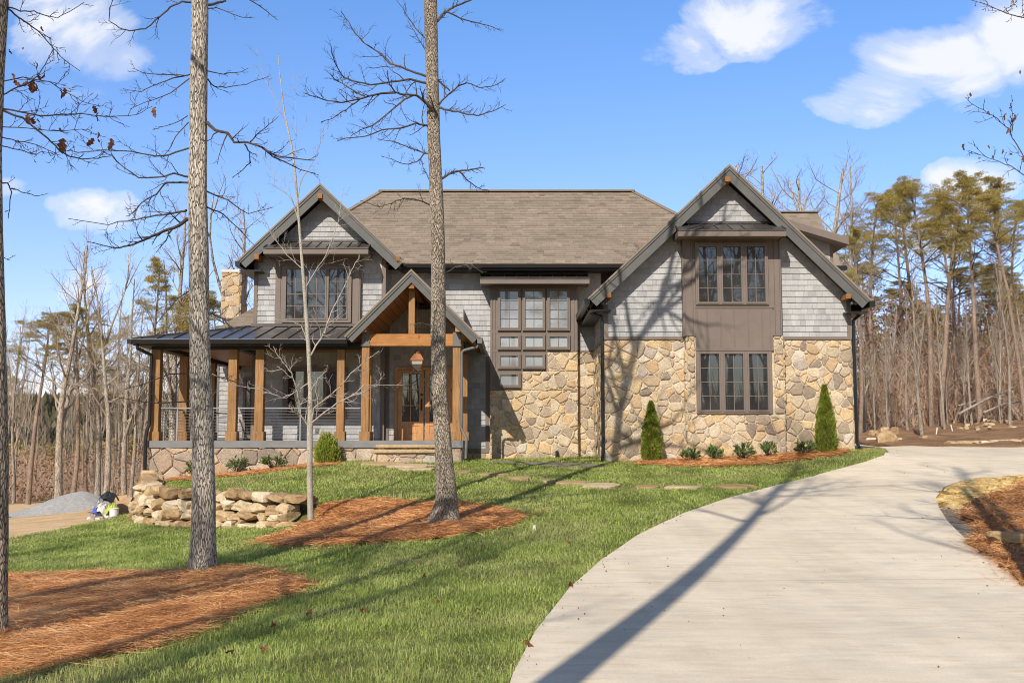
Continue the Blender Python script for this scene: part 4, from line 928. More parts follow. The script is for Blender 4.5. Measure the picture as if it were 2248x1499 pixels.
def rock_verts(rs, n_pl=14, sub=2, box=.0):
    k_ = sub*2+1; V = []; F_ = []; ind = {}
    def vid(p):
        key = tuple(round(c, 4) for c in p)
        if key not in ind: ind[key] = len(V); V.append(Vector(p))
        return ind[key]
    for ax_ in range(3):
        for sg in (-1, 1):
            for i in range(k_):
                for j in range(k_):
                    q = []
                    for (u_, v_) in ((i,j),(i+1,j),(i+1,j+1),(i,j+1)):
                        p = [0,0,0]; p[ax_] = sg; p[(ax_+1) % 3] = u_/k_*2-1; p[(ax_+2) % 3] = v_/k_*2-1; q.append(vid(p))
                    F_.append(q if sg > 0 else q[::-1])
    V = [v.lerp(v.normalized()*1.18, .38) for v in V]
    pls = []
    for i in range(n_pl):
        d = Vector((rs.gauss(0,1), rs.gauss(0,1), rs.gauss(0,1))).normalized(); pls.append((d, rs.uniform(.78,1.1)))
    for a in range(3):
        for s in (-1,1):
            d = Vector((0,0,0)); d[a] = s; d += Vector((rs.uniform(-.15,.15), rs.uniform(-.15,.15), rs.uniform(-.15,.15))); pls.append((d.normalized(), rs.uniform(.86,.97)))
    s0 = rs.random()*50; out = []
    for v in V:
        p = v.copy()
        for d, h in pls:
            t = p.dot(d)
            if t > h: p = p-d*(t-h)
        q = p*1.06
        q += Vector((noise.noise(q*1.9+Vector((s0,0,0))), noise.noise(q*1.9+Vector((0,s0,0))), noise.noise(q*1.9+Vector((0,0,s0)))))*.11
        out.append(q)
    return out, F_
def rock_obj(name, c, size, rs, mat, parent=None, rz=0, tilt=0, sub=2):
    V, F_ = rock_verts(rs, sub=sub); c = Vector(c); ca, sa = math.cos(rz), math.sin(rz)
    m = MB(); vs = []
    for v in V:
        x, y, z = v.x*size[0]/2, v.y*size[1]/2, v.z*size[2]/2
        z, x = z*math.cos(tilt)-x*math.sin(tilt), x*math.cos(tilt)+z*math.sin(tilt)
        vs.append((c.x+x*ca-y*sa, c.y+x*sa+y*ca, c.z+z))
    m.add(vs, F_, rs.random())
    o = m.build(name, mat, parent); return o
rs_f = random.Random(77)
for (px, py, w_, hh), lb in zip(FL, nm_):
    g = G(px, py); s = g.y/F; wx_ = w_*s*.5; a = G(px, py+hh/2); b = G(px, py-hh/2); wy = max(.22, min(.5, abs(b.y-a.y)*.5))
    pl = []
    for k in range(14):
        t = 2*math.pi*k/14; rr_ = rs_f.uniform(.82,1.1); pl.append((g.x+wx_*rr_*math.copysign(abs(math.cos(t))**.75, math.cos(t)), g.y+wy*rr_*math.copysign(abs(math.sin(t))**.75, math.sin(t))))
    flag_poly.append(pl); m = MB(); zz = [h1(*p)+.05 for p in pl]; zc = sum(zz)/len(zz)
    top = [(p[0],p[1],.5*z+.5*zc) for p, z in zip(pl, zz)]; n_ = len(top); cx_, cy_ = g.x, g.y
    inn = [(cx_+(p[0]-cx_)*.93, cy_+(p[1]-cy_)*.93, p[2]+.012+rs_f.uniform(-.004,.004)) for p in top]
    m.add([(p[0],p[1],p[2]-.12) for p in top]+top+inn+[(cx_,cy_,zc+.016)], [f for i in range(n_) for f in ((i,(i+1)%n_,n_+(i+1)%n_,n_+i),(n_+i,n_+(i+1)%n_,2*n_+(i+1)%n_,2*n_+i),(2*n_+i,2*n_+(i+1)%n_,3*n_))], rs_f.random())
    tag(m.build('stepping_stone', M['flag']), lb, 'stepping stone', 'stepping stones across the lawn')
# ================================================================ dry-stacked retaining wall
rw_ = thing('retaining_wall', (WALL[3][0], WALL[3][1], h1(WALL[3][0]+.1, WALL[3][1]-.4)), 'dry stacked wall of tan sandstone boulders holding up the upper lawn', 'retaining wall')
seg = [0]
for a, b in zip(WALL[:-1], WALL[1:]): seg.append(seg[-1]+math.hypot(b[0]-a[0], b[1]-a[1]))
def wpt(s):
    for i in range(len(WALL)-1):
        if s <= seg[i+1] or i == len(WALL)-2:
            t = (s-seg[i])/(seg[i+1]-seg[i]); a, b = WALL[i], WALL[i+1]; d = Vector((b[0]-a[0], b[1]-a[1])).normalized()
            return Vector((a[0]+(b[0]-a[0])*t, a[1]+(b[1]-a[1])*t)), d
rs_b = random.Random(5); nb = 0
for course in range(4):
    s = -.1+rs_b.random()*.2
    while s < seg[-1]-.1:
        L_ = rs_b.uniform(.24,.58) if course < 3 else rs_b.uniform(.34,.66)
        c, d = wpt(min(s+L_/2, seg[-1])); nrm = Vector((-d.y, d.x))
        if nrm.y < 0 and abs(d.y) < .8: nrm = -nrm
        lo = h1(c.x-nrm.x*.25, c.y-nrm.y*.25); hi = h1(c.x+nrm.x*.5, c.y+nrm.y*.5)+.03
        hh = (hi-lo+.16)/3.7
        z = lo-.08+hh*(course+.5)
        p = c-nrm*(.10-.045*course+rs_b.uniform(-.07,.07))
        hs = hh*rs_b.uniform(.9,1.25)
        if course == 3 and rs_b.random() < .15: s += L_; continue
        rock_obj('boulder', (p.x, p.y, z+rs_b.uniform(-.05,.05)), (L_*1.0, .45*rs_b.uniform(.85,1.15), hs*.98), rs_b, M['boulder'], rw_, math.atan2(d.y, d.x)+rs_b.uniform(-.22,.22), rs_b.uniform(-.13,.13)); nb += 1
        s += L_*.93
# ================================================================ gravel heap and building debris
g0 = G(160,1133); zc_ = UZ(1079, 29.5)
cx_, cy_ = UX(178,1100,29.5), 29.5; zb_ = h1(cx_, cy_-1.0)-.1
m = MB(); nr, na = 22, 56; hgt = zc_-zb_; Rr_ = 1.9
for i in range(nr+1):
    for k in range(na):
        t = 2*math.pi*k/na; r_ = i/nr; x_ = cx_+Rr_*r_*math.cos(t)*(1.0 if math.cos(t) > 0 else 1.12); y_ = cy_+Rr_*.95*r_*math.sin(t)
        prof = (math.cos(min(1, r_)*math.pi)*.5+.5)*.45+(1-r_)*.55
        m.v.append((x_, y_, zb_+hgt*prof*1.02+.05*noise.noise(Vector((x_*2, y_*2, 0)))+.02*noise.noise(Vector((x_*9, y_*9, 0)))))
for i in range(nr):
    for k in range(na): m.f.append([i*na+k, (i+1)*na+k, (i+1)*na+(k+1) % na, i*na+(k+1) % na]); m.r.append(.5)
tag(m.build('gravel_pile', M['gravel'], smooth=True), 'smooth conical heap of grey gravel on the dirt by the left woods', 'gravel pile')
def gpt(px, py): g = G(px, py); return g
b0_ = gpt(250,1137); sc2 = b0_.y/F
bk = thing('bucket', b0_, 'white plastic bucket standing in front of the rubbish heap', 'bucket')
white = m_paint('white_plastic', (.75,.75,.73), .4); m = MB(); m.lathe(b0_, [(9.0*sc2,0),(9.6*sc2,20*sc2),(10.4*sc2,20.2*sc2),(10.4*sc2,22*sc2),(9.3*sc2,22.2*sc2),(8.6*sc2,4*sc2)], 20); m.build('shell', white, bk)
m = MB(); m.tube([(b0_.x+10.4*sc2*math.cos(t), b0_.y-.02-.02*math.sin(t), b0_.z+19*sc2-9*sc2*math.sin(t)) for t in np.linspace(0, math.pi, 9)], .006, 5); m.build('handle', M['alum'], bk)
ply = m_wood('plywood', (.36,.20,.09), (.52,.33,.17), (2,2,9))
p = gpt(272,1130); m = MB(); q = U(266,1133,p.y); a1, a2, a3, a4 = U(263,1133,p.y), U(289,1124,p.y+.1), U(279,1087,p.y+.35), U(252,1089,p.y+.3)
nrm = (a2-a1).cross(a3-a1).normalized(); m.prism([a1,a2,a3,a4], nrm*.025); tag(m.build('plywood_board', ply), 'brown plywood board leaning against the end of the boulder wall', 'board')
def cloth(name, c, w, d, h, seed, mat, label, cat, group=None, k=16, amp=.35):
    m = MB(); V_ = []
    for i in range(k+1):
        for j in range(k+1):
            u_, v_ = i/k*2-1, j/k*2-1; e = max(0, 1-(u_*u_+v_*v_)*.75)
            z = h*(e**.6)*(1+amp*noise.noise(Vector((u_*2.5+seed, v_*2.5, 0))))+h*.3*abs(noise.noise(Vector((u_*5, v_*5, seed))))*e
            V_.append((c.x+u_*w/2+.06*w*noise.noise(Vector((u_*3, v_*3, seed+5))), c.y+v_*d/2, c.z-.03+z))
    m.add(V_, [(i*(k+1)+j, (i+1)*(k+1)+j, (i+1)*(k+1)+j+1, i*(k+1)+j+1) for i in range(k) for j in range(k)])
    return tag(m.build(name, mat), label, cat, group)
tarp = m_paint('black_plastic', (.03,.032,.036), .35, spec=.6); lime = m_paint('lime_plastic', (.42,.5,.05), .45); blue = m_paint('blue_plastic', (.10,.13,.45), .45); wbag = m_paint('white_bag', (.62,.58,.56), .6); gbag = m_paint('grey_bag', (.35,.34,.34), .6)
cloth('tarp', U(238,1098,b0_.y+.7), 36*sc2, .6, 20*sc2, 1, tarp, 'crumpled black tarp draped on top of the rubbish heap', 'tarp')
cloth('plastic_bag', U(246,1128,b0_.y+.3), 24*sc2, .35, 24*sc2, 2, lime, 'lime green plastic bag behind the white bucket', 'bag')
cloth('plastic_bag', U(210,1128,b0_.y+.25), 16*sc2, .3, 17*sc2, 3, blue, 'small blue plastic bag on the left side of the rubbish heap', 'bag')
cloth('paper_sack', U(224,1127,b0_.y+.35), 26*sc2, .4, 22*sc2, 4, wbag, 'crumpled whitish sack between the blue and the lime bag', 'sack')
cloth('paper_sack', U(234,1113,b0_.y+.6), 34*sc2, .5, 17*sc2, 6, gbag, 'grey crumpled sack under the black tarp', 'sack')
rs_d = random.Random(9)
for i in range(9):
    g = G(196+i*6.5, 1141+rs_d.uniform(-3,3)); rock_obj_ = rock_obj('rubble_chunk', (g.x, g.y, g.z+.03), (.13,.12,.1), rs_d, [wbag, M['gravel'], M['bed_gravel']][i % 3], sub=1)
    tag(rock_obj_, 'broken pale rubble chunk scattered left of the white bucket', 'rubble', 'rubble in front of the rubbish heap')
m = MB(); m.bar(G(211,1141)+Vector((0,0,.05)), G(241,1131)+Vector((0,0,.07)), .09, .03); tag(m.build('plank', ply), 'short wooden plank lying left of the white bucket', 'plank')
m = MB(); m.bar(G(190,1126)+Vector((0,-.0,.08)), U(212,1112,b0_.y+.2), .04, .03); tag(m.build('lath', m_paint('pale_lath', (.5,.45,.38))), 'thin pale lath sticking out left of the rubbish heap', 'lath')
# ================================================================ rocks at the right
rs_k = random.Random(21)
RK = [(1948,974,46,34,'big round brown rock in the pile beside the garage corner','boulder'),(1918,958,24,14,'white and orange rock on top of the rock pile','boulder'),(1914,972,22,13,'pale flat rock at the left foot of the rock pile','boulder'),(1962,958,22,24,'grey split rock on the right of the rock pile','boulder'),(1942,950,20,14,'yellow capped rock behind the big round one','boulder'),(1972,972,14,12,'small dark rock at the right end of the rock pile','boulder'),(2030,966,14,11,'small white rock at the foot of the leaning pale tree','boulder')]
for (px, py, w_, hh, lb, mt_) in RK:
    g = G(px, py); s = g.y/F; o = rock_obj('rock', (g.x, g.y, g.z+hh*s*.35), (w_*s*1.05, w_*s*.8, hh*s*1.1), rs_k, M[mt_], None, rs_k.uniform(-.4,.4), rs_k.uniform(-.15,.15)); tag(o, lb, 'rock', 'rocks piled beside the garage corner' if px < 2000 else None)
x_ = 2078; i = 0
while x_ < 2290:
    w_ = rs_k.uniform(18,34); Y_ = 31.6; c = U(x_+w_/2, 981, Y_); s = Y_/F; z_ = h1(c.x, Y_)
    o = rock_obj('edging_stone', (c.x, Y_, z_+.08), (w_*s*1.05, .35, .17), rs_k, M['flag'] if i % 3 else M['boulder'], None, rs_k.uniform(-.1,.1)); tag(o, 'flat tan edging stone in the row along the far edge of the driveway', 'edging stone', 'edging stones behind the driveway'); x_ += w_; i += 1
for i in range(46):
    px, py = rs_k.uniform(2095,2240), 0; f_ = (px-2095)/145; py = 948-22*f_+rs_k.uniform(-9,14)-8*math.sin(f_*3)
    g = G(px, py+6); s = g.y/F; w_ = rs_k.uniform(4,15); o = rock_obj('rock', (g.x, g.y, g.z+w_*s*.25+.15*math.sin(f_*3.1)*(rs_k.random())), (w_*s, w_*s*.8, w_*s*.6), rs_k, M['flag'] if i % 2 else M['boulder'], None, rs_k.uniform(0,3), 0, sub=1); tag(o, 'small tan rock in the loose rubble bank under the right pines', 'rock', 'rubble bank under the right pines')
g = G(2216,1206); s = g.y/F; tag(rock_obj('rock', (g.x, g.y, g.z+.13), (88*s, .42, .2), rs_k, M['flag'], None, -.15, .06), 'long flat pale rock lying in the pine straw right of the driveway', 'rock')
cob = GP([(2062,1112),(2066,1092),(2085,1074),(2130,1062),(2248,1050),(2290,1048),(2270,1070),(2200,1086),(2150,1112),(2100,1120)])
cxs = [p[0] for p in cob]; cys = [p[1] for p in cob]; V_, F_l, r_l = [], [], []; m = MB(); cnt = 0; placed = []
while cnt < 420:
    x_, y_ = rs_k.uniform(min(cxs), max(cxs)), rs_k.uniform(min(cys), max(cys))
    if not inpoly(np.array([x_]), np.array([y_]), cob)[0]: continue
    placed.append((x_, y_)); cnt += 1
hz = H(np.array([p[0] for p in placed]), np.array([p[1] for p in placed]))
base_r = [rock_verts(rs_k, sub=1) for _ in range(8)]
for (x_, y_), z_ in zip(placed, hz):
    V, F_ = base_r[rs_k.randrange(8)]; sz = rs_k.uniform(.07,.16); a_ = rs_k.uniform(0,6.3); ca, sa = math.cos(a_), math.sin(a_)
    m.add([(x_+(v.x*ca-v.y*sa)*sz*.6, y_+(v.x*sa+v.y*ca)*sz*.6, z_+.04+v.z*sz*.4) for v in V], F_, rs_k.random())
tag(m.build('cobble_bed', M['ylw']), 'bed of loose yellow sandstone cobbles inside the driveway bend', 'cobbles', kind='stuff')
for px, py, lean, lb in ((2053,960,.09,'left white marker stake in the brown soil by the woods'),(2094,953,-.1,'right white marker stake in the brown soil by the woods')):
    g = G(px, py); m = MB(); m.tube([g-Vector((0,0,.1)), g+Vector((lean,0,.36))], .022, 8); tag(m.build('marker_stake', white), lb, 'stake', 'white marker stakes')
m = MB(); m.add([(0,0,0)], [])
g = G(1172,1172); m = MB(); m.tube([g, g+Vector((0,0,.09))], .012, 6); m.add([g+Vector((-.02,0,.04)), g+Vector((.03,0,.05)), g+Vector((.02,0,.13)), g+Vector((-.01,.0,.12))], [(0,1,2,3)]); tag(m.build('marker_flag', white), 'small white marker flag in the middle of the lawn', 'flag')
m = MB(); g = Vector((UX(1223,1005,YSB-.1), YSB-.12, 0)); z_ = h1(g.x, g.y); m.tube([(g.x,g.y,z_-.05),(g.x,g.y,z_+.1),(g.x,g.y+.06,z_+.2)], .05, 10); tag(m.build('drain_pipe', M['gutter']), 'short black drain pipe stub at the foot of the stair bay', 'pipe')
# ================================================================ grass and straw
rs = np.random.default_rng(3)
def scatter(poly, n, wfun=None):
    P = np.array(poly); lo, hi = P.min(0), P.max(0); out = np.zeros((0,2)); 
    while len(out) < n:
        q = rs.uniform(lo, hi, (n*3, 2)); q = q[inpoly(q[:,0], q[:,1], poly)]
        if wfun is not None: q = q[rs.random(len(q)) < wfun(q)]
        out = np.concatenate([out, q])
        if len(q) == 0: break
    return out[:n]
def vis(q):   # keep to what stands inside (or just beside) the field of view
    return (np.abs(q[:,0]) < q[:,1]*.56+.6) & (q[:,1] > 5)
def gw(q): return np.where(vis(q), np.clip((8.0/np.maximum(q[:,1], 5))**1.25, .12, 1), 0)
q = scatter(lawn, 330000, gw)
excl = np.zeros(len(q), bool)
wob_ = np.array([[noise.noise(Vector((a*2.6, b*2.6, 3))), noise.noise(Vector((a*2.6, b*2.6, 8)))] for a, b in q])*.34
for pl in [bedA, bedB, bedC, bedD]: excl |= inpoly(q[:,0]+wob_[:,0], q[:,1]+wob_[:,1], pl)
for pl in [drive, drip]+flag_poly: excl |= inpoly(q[:,0]+wob_[:,0]*.22, q[:,1]+wob_[:,1]*.22, pl)
sdq = wall_sd(q[:,0], q[:,1]); tt = (q[:,0]+3.95 < 0) & (q[:,1] > 18.9); excl |= tt & (sdq > -.32) & (sdq < .42)
q = q[~excl]; n = len(q); z = H(q[:,0], q[:,1])+.015
dist = q[:,1]; clump = np.array([noise.noise(Vector((a*1.7, b*1.7, 0)))+.6*noise.noise(Vector((a*6, b*6, 9)))+.5*noise.noise(Vector((a*13, b*13, 4))) for a, b in q])
hgt = (.044+.034*rs.random(n)+.034*clump)*np.where(rs.random(n) < .03, 1.6, 1)*np.clip(1.1-dist*.006, .8, 1.1)
d = rs.normal(size=(n,2))*.38; flow = np.stack([np.array([noise.noise(Vector((a*1.2, b*1.2, 20))) for a, b in q]), np.array([noise.noise(Vector((a*1.2, b*1.2, 40))) for a, b in q])], 1)*.7
T = np.stack([d[:,0]+flow[:,0], d[:,1]+flow[:,1], np.ones(n)], 1); T *= (hgt/np.linalg.norm(T, axis=1))[:,None]
a = rs.uniform(0, 2*math.pi, n); wd = .0022*np.clip(dist/7, 1, 3.2); S = np.stack([np.cos(a)*wd, np.sin(a)*wd, 0*a], 1)
B = np.stack([T[:,0]*.7, T[:,1]*.7, -hgt*.25], 1)
rnd = np.clip(rs.normal(.45, .27, n)+clump*.26, 0, 1)
o = blades('lawn_grass', np.stack([q[:,0], q[:,1], z], 1), T, S, rnd, M['grass'], bend=B); tag(o, 'mown green lawn grass over the whole front yard', 'grass', kind='stuff')
def straw(poly, n, label, ln=(.12,.24), up=.25, zoff=.05, excl_=None):
    q = scatter(poly, n, lambda q: np.where((np.abs(q[:,0]) < q[:,1]*.56+1) & (q[:,1] > 4), np.clip((10/np.maximum(q[:,1], 4))**.8, .2, 1), 0)); n = len(q)
    # loosen the outline
    q = q+rs.normal(size=q.shape)*.05+rs.normal(size=q.shape)*(rs.random((n,1)) < .12)*.22
    z = H(q[:,0], q[:,1])+mound(q[:,0], q[:,1])*.3+zoff*.5+rs.random(n)**2*.06
    fl = np.array([noise.noise(Vector((a*.6, b*.6, 5)))*4 for a, b in q]); a = fl+rs.normal(size=n)*1.0
    L_ = rs.uniform(ln[0], ln[1], n); T = np.stack([np.cos(a)*L_, np.sin(a)*L_*.75, rs.normal(size=n)*.10*L_*(1+up)], 1)
    wd = .0014*np.clip(q[:,1]/7, 1, 2.8); S = np.stack([-np.sin(a)*wd, np.cos(a)*wd, wd*.4*rs.normal(size=n)], 1)
    o = blades('pine_straw', np.stack([q[:,0], q[:,1], z], 1)-T*.5, T, S, np.clip(rs.normal(.5,.25,n), 0, 1), M['needle'], bend=rs.normal(size=(n,3))*np.array([.02,.02,.008]), tipw=.5)
    return tag(o, label, 'pine straw', kind='stuff')
straw(bedA, 150000, 'orange pine straw mulch around the front left trees'); straw(bedB, 90000, 'orange pine straw mulch around the middle tree'); straw(bedC, 16000, 'pine straw mulch strip under the garage wall shrubs'); straw(bedD, 7000, 'pine straw mulch strip along the porch foundation'); straw(bedE, 60000, 'pine straw mulch beside the driveway bend', up=1.5, zoff=.08)
# fallen leaves
rs_l = random.Random(12); base_leaf = None
for (px, py) in [(678,1363),(798,1358),(1048,1357),(1252,1300),(930,1280),(1160,1435),(1440,1150),(1520,1108),(1250,1203),(1060,1210),(505,1455),(580,1445),(960,1335),(640,1120),(1010,1075),(1480,1068),(1335,1048),(1240,1030),(1180,1140),(240,1272),(600,1390)]:
    g = G(px, py); s = rs_l.uniform(.025,.042); m = MB(); pts_ = []
    for k in range(11):
        t = 2*math.pi*k/11; r_ = s*(1.0 if k % 2 else .6); pts_.append((r_*math.cos(t)*1.2, r_*math.sin(t)*.8, .02*math.sin(2*t)))
    m.add(pts_+[(0,0,.012)], [(k, (k+1) % 11, 11) for k in range(11)], rs_l.random()); o = m.build('fallen_leaf', M['deadleaf']); o.location = g+Vector((0,0,.07)); o.rotation_euler = (rs_l.uniform(-.7,.7), rs_l.uniform(-.7,.7), rs_l.uniform(0,6))
    tag(o, 'curled dry brown leaf lying on the front lawn', 'leaf', 'fallen leaves on the lawn')

q = scatter(drive, 130, lambda q: np.where(vis(q), np.clip((9/np.maximum(q[:,1], 5))**.8, .15, 1), 0)); k_ = rs.random(len(q)) < .45
ed = np.array(dl[3:19]); pk = rs.integers(0, len(ed)-1, 160); ft = rs.random(160)[:,None]; q = np.concatenate([q, ed[pk]*(1-ft)+ed[pk+1]*ft+np.abs(rs.normal(size=(160,2)))*np.array([.16,.03])]); n = len(q)
z = H(q[:,0], q[:,1])+.057; T = rdir(rs, n); T[:,2] = np.abs(T[:,2])*.25; T *= rs.uniform(.01,.034,n)[:,None]; S = perp(rs, T)*(rs.uniform(.003,.010,n))[:,None]
tag(leaves('leaf_litter', np.stack([q[:,0], q[:,1], z], 1), T, S, rs.random(n), M['deadleaf']), 'tiny bits of dry leaves and twigs strewn on the concrete driveway', 'leaf litter', kind='stuff')
# ================================================================ shrubs
rs = np.random.default_rng(8)
def foliage_cloud(P, N, ln, wd, mat, name, parent, spread=.6, rnd=None):
    n = len(P); T = N+rdir(rs, n)*spread; T /= np.linalg.norm(T, axis=1)[:,None]; L_ = rs.uniform(ln*.6, ln*1.2, n); T *= L_[:,None]
    S = perp(rs, T)*(rs.uniform(wd*.7, wd*1.2, n))[:,None]
    return leaves(name, P, T, S, rnd if rnd is not None else np.clip(rs.normal(.45,.22,n), 0, 1), mat, parent)
def arborvitae(px, base, top, halfw, Y, label):
    z0 = h1(UX(px, base, Y), Y); x = UX(px, base, Y); zt = UZ(top, Y); hh = zt-z0; R0 = halfw*Y/F
    t = thing('arborvitae', (x, Y, z0), label, 'shrub', 'arborvitae on the garage wall'); n = 9000
    u = rs.random(n)**.85; a = rs.uniform(0, 2*math.pi, n); prof = np.interp(u, [0,.06,.2,.45,.75,.92,1], [.7,.92,1,.83,.44,.15,.02])
    lump = 1+.30*np.array([noise.noise(Vector((math.cos(b)*2.6, math.sin(b)*2.6, c*9+px)))+.4*noise.noise(Vector((math.cos(b)*6, math.sin(b)*6, c*20))) for b, c in zip(a, u)])
    r = R0*prof*lump*(rs.random(n)**.3)
    P = np.stack([x+r*np.cos(a), Y+r*np.sin(a)*.95, z0+.02+hh*u], 1); N = np.stack([np.cos(a)*.6, np.sin(a)*.6, np.full(n, .75)], 1)
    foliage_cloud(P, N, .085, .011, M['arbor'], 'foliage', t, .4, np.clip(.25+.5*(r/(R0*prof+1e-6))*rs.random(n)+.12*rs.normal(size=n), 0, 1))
    m = MB(); m.tube([(x,Y,z0-.05),(x,Y,z0+hh*.8)], [.03,.008], 6); m.build('stem', M['twig'], t)
arborvitae(1430.5,1016,886,22,25.45,'taller left arborvitae in front of the stone wall beside the black downspout')
arborvitae(1814,994,850,22.5,25.35,'right arborvitae with a browned tip near the garage corner')
def shrub(name, px, base, w_, h_, Y, label, mat='shrub', n=620, ln=.085, wd=.02, grp=None, cat='shrub', up=.5):
    x = UX(px, base, Y); s = Y/F; z0 = h1(x, Y); t = thing(name, (x, Y, z0), label, cat, grp); R_, Hh = w_*s*.5, h_*s
    m = MB(); tips = []
    for i in range(30):
        a = rs.uniform(0, 6.28); e = rs.uniform(.25, 1.0); tip = Vector((x+R_*math.cos(a)*math.sqrt(1-e*e*.72)*rs.uniform(.75,1.05), Y+R_*math.sin(a)*math.sqrt(1-e*e*.72), z0+Hh*(.25+.75*e)*rs.uniform(.85,1.05)))
        mid = Vector((x,Y,z0)).lerp(tip, .5)+Vector((rs.normal()*.02, rs.normal()*.02, .03)); m.tube([(x,Y,z0-.02), mid, tip], [.007,.005,.003], 4); tips.append((mid, tip))
    m.build('stem', M['twig'], t)
    k = rs.integers(0, len(tips), n); f = rs.random(n)**.6; A_ = np.array([list(p[0]) for p in tips])[k]; B_ = np.array([list(p[1]) for p in tips])[k]
    P = A_*(1-f[:,None])+B_*f[:,None]; N = (B_-A_); N /= np.linalg.norm(N, axis=1)[:,None]; N[:,2] += up
    foliage_cloud(P, N, ln, wd, M[mat], 'foliage', t, .95)
g_ = 'low laurels under the garage windows'
shrub('laurel_shrub',1516,1014,44,32,25.15,'first low laurel from the left arborvitae on the pine straw',grp=g_); shrub('laurel_shrub',1570,1013,40,34,25.2,'second low laurel, with reddish leaves, below the left window edge',grp=g_)
shrub('laurel_shrub',1634,1018,56,40,25.1,'widest low laurel, in the middle of the row below the window',n=560,grp=g_); shrub('laurel_shrub',1688,1009,36,38,25.25,'narrow laurel right of the widest one under the window',n=320,grp=g_); shrub('laurel_shrub',1770,1004,48,33,25.2,'rightmost low laurel beside the right arborvitae',grp=g_)
g_ = 'rhododendrons along the porch foundation'
shrub('rhododendron',522,1036,52,42,25.9,'leggy rhododendron in front of the porch stone right of the big trunk',n=260,ln=.12,wd=.02,grp=g_,up=.1); shrub('rhododendron',602,1032,64,36,25.95,'spreading rhododendron left of the young pale tree',n=280,ln=.12,wd=.02,grp=g_,up=.1); shrub('rhododendron',424,1050,34,40,25.9,'rhododendron half hidden behind the big left trunk',n=200,ln=.12,wd=.02,grp=g_,up=.1)
Yx = 25.9; xx = UX(718,1020,Yx); zz = h1(xx, Yx); t = thing('boxwood', (xx,Yx,zz), 'dense rounded upright bush beside the porch right of the young tree', 'shrub'); n = 5200
d_ = rdir(rs, n); d_[:,2] = np.abs(d_[:,2]); rr_ = rs.random(n)**.3; lump = np.array([1+.28*noise.noise(Vector(list(v*2.6))) for v in d_])
P = np.array([xx,Yx,zz+.06])+d_*(rr_*lump)[:,None]*np.array([.33,.33,.70]); N = d_*.5; N[:,2] += .9
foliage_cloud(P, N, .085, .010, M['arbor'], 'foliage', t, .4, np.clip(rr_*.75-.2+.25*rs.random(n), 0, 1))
m = MB(); m.tube([(xx,Yx,zz-.05),(xx,Yx,zz+.3)], [.03,.015], 6); m.build('stem', M['twig'], t)
# ================================================================ tree generator
def rotated(d, ang, rng):
    a = d.cross(Vector((rng.gauss(0,1), rng.gauss(0,1), rng.gauss(0,1))))
    if a.length < 1e-6: a = Vector((1,0,0))
    a.normalize(); return (d*math.cos(ang)+a*math.sin(ang)).normalized()
def grow(rng, p, d, L_, r, lvl, out, kids_, wig=.22, up=.05, ratio=.5, maxl=3, nseg=None, t0=.25, ang=(.55,1.05), tip=.3):
    n = nseg or max(3, 6-lvl); path = [p.copy()]; dirs = []
    for i in range(n):
        d = (d+Vector((rng.gauss(0,wig), rng.gauss(0,wig), rng.gauss(0,wig)+up))).normalized(); p = p+d*(L_/n); path.append(p.copy()); dirs.append(d.copy())
    rad = [r*(1-(1-tip)*i/n) for i in range(n+1)]; out.append((path, rad, lvl))
    if lvl >= maxl: return
    for j in range(kids_[lvl]):
        t = t0+(1-t0)*(j+rng.random())/kids_[lvl]; t = min(.97, t); k = min(n-1, int(t*n)); f = t*n-k; q = path[k].lerp(path[k+1], f)
        grow(rng, q, rotated(dirs[k], rng.uniform(*ang), rng), L_*ratio*(1.15-.6*t)*rng.uniform(.7,1.2), max(.0028, r*(1-(1-tip)*t)*.55), lvl+1, out, kids_, wig, up, ratio, maxl, None, .2, ang, tip)
def mesh_out(out, sides=(7,5,4,3,3)):
    m = MB()
    for path, rad, lvl in out: m.tube(path, rad, sides[min(lvl, len(sides)-1)], cap=False)
    return m
# ---------------------------------------------------------------- the three big trunks
def trunk_px(lst, Y, parent, mat, below=.25, lean=0, ridges=1.0, na=56, step=.05, seed=0, roots=0):
    """lst: (px centre, py, px width) from base to top"""
    C_ = [(U(a, b, Y), w_*Y/F/2) for a, b, w_ in lst]; Zs = np.array([c[0].z for c in C_]); X_ = np.array([c[0].x for c in C_]); Rr = np.array([c[1] for c in C_])
    z = np.concatenate([[Zs[0]-below], np.arange(Zs[0], Zs[-1], step)]); x = np.interp(z, Zs, X_); r = np.interp(z, Zs, Rr)
    m = MB(); nz_ = len(z)
    for i in range(nz_):
        fl = max(0, 1-(z[i]-Zs[0])/.5)
        for k in range(na):
            t = 2*math.pi*k/na; c, s = math.cos(t), math.sin(t)
            nn = noise.noise(Vector((c*5.5, s*5.5, z[i]*2.2+seed)))*.6+noise.noise(Vector((c*11, s*11, z[i]*3.5+seed)))*.5
            q = r[i]*(1+.055*ridges*nn+.05*noise.noise(Vector((c*1.2, s*1.2, z[i]*1.1+seed)))+roots*fl*fl*.35*math.cos(3*t+1+seed))
            m.v.append((x[i]+q*c, Y+q*s, z[i]))
    for i in range(nz_-1):
        for k in range(na): m.f.append([i*na+k, i*na+(k+1) % na, (i+1)*na+(k+1) % na, (i+1)*na+k]); m.r.append(.5)
    return m.build('trunk', mat, parent, smooth=True)
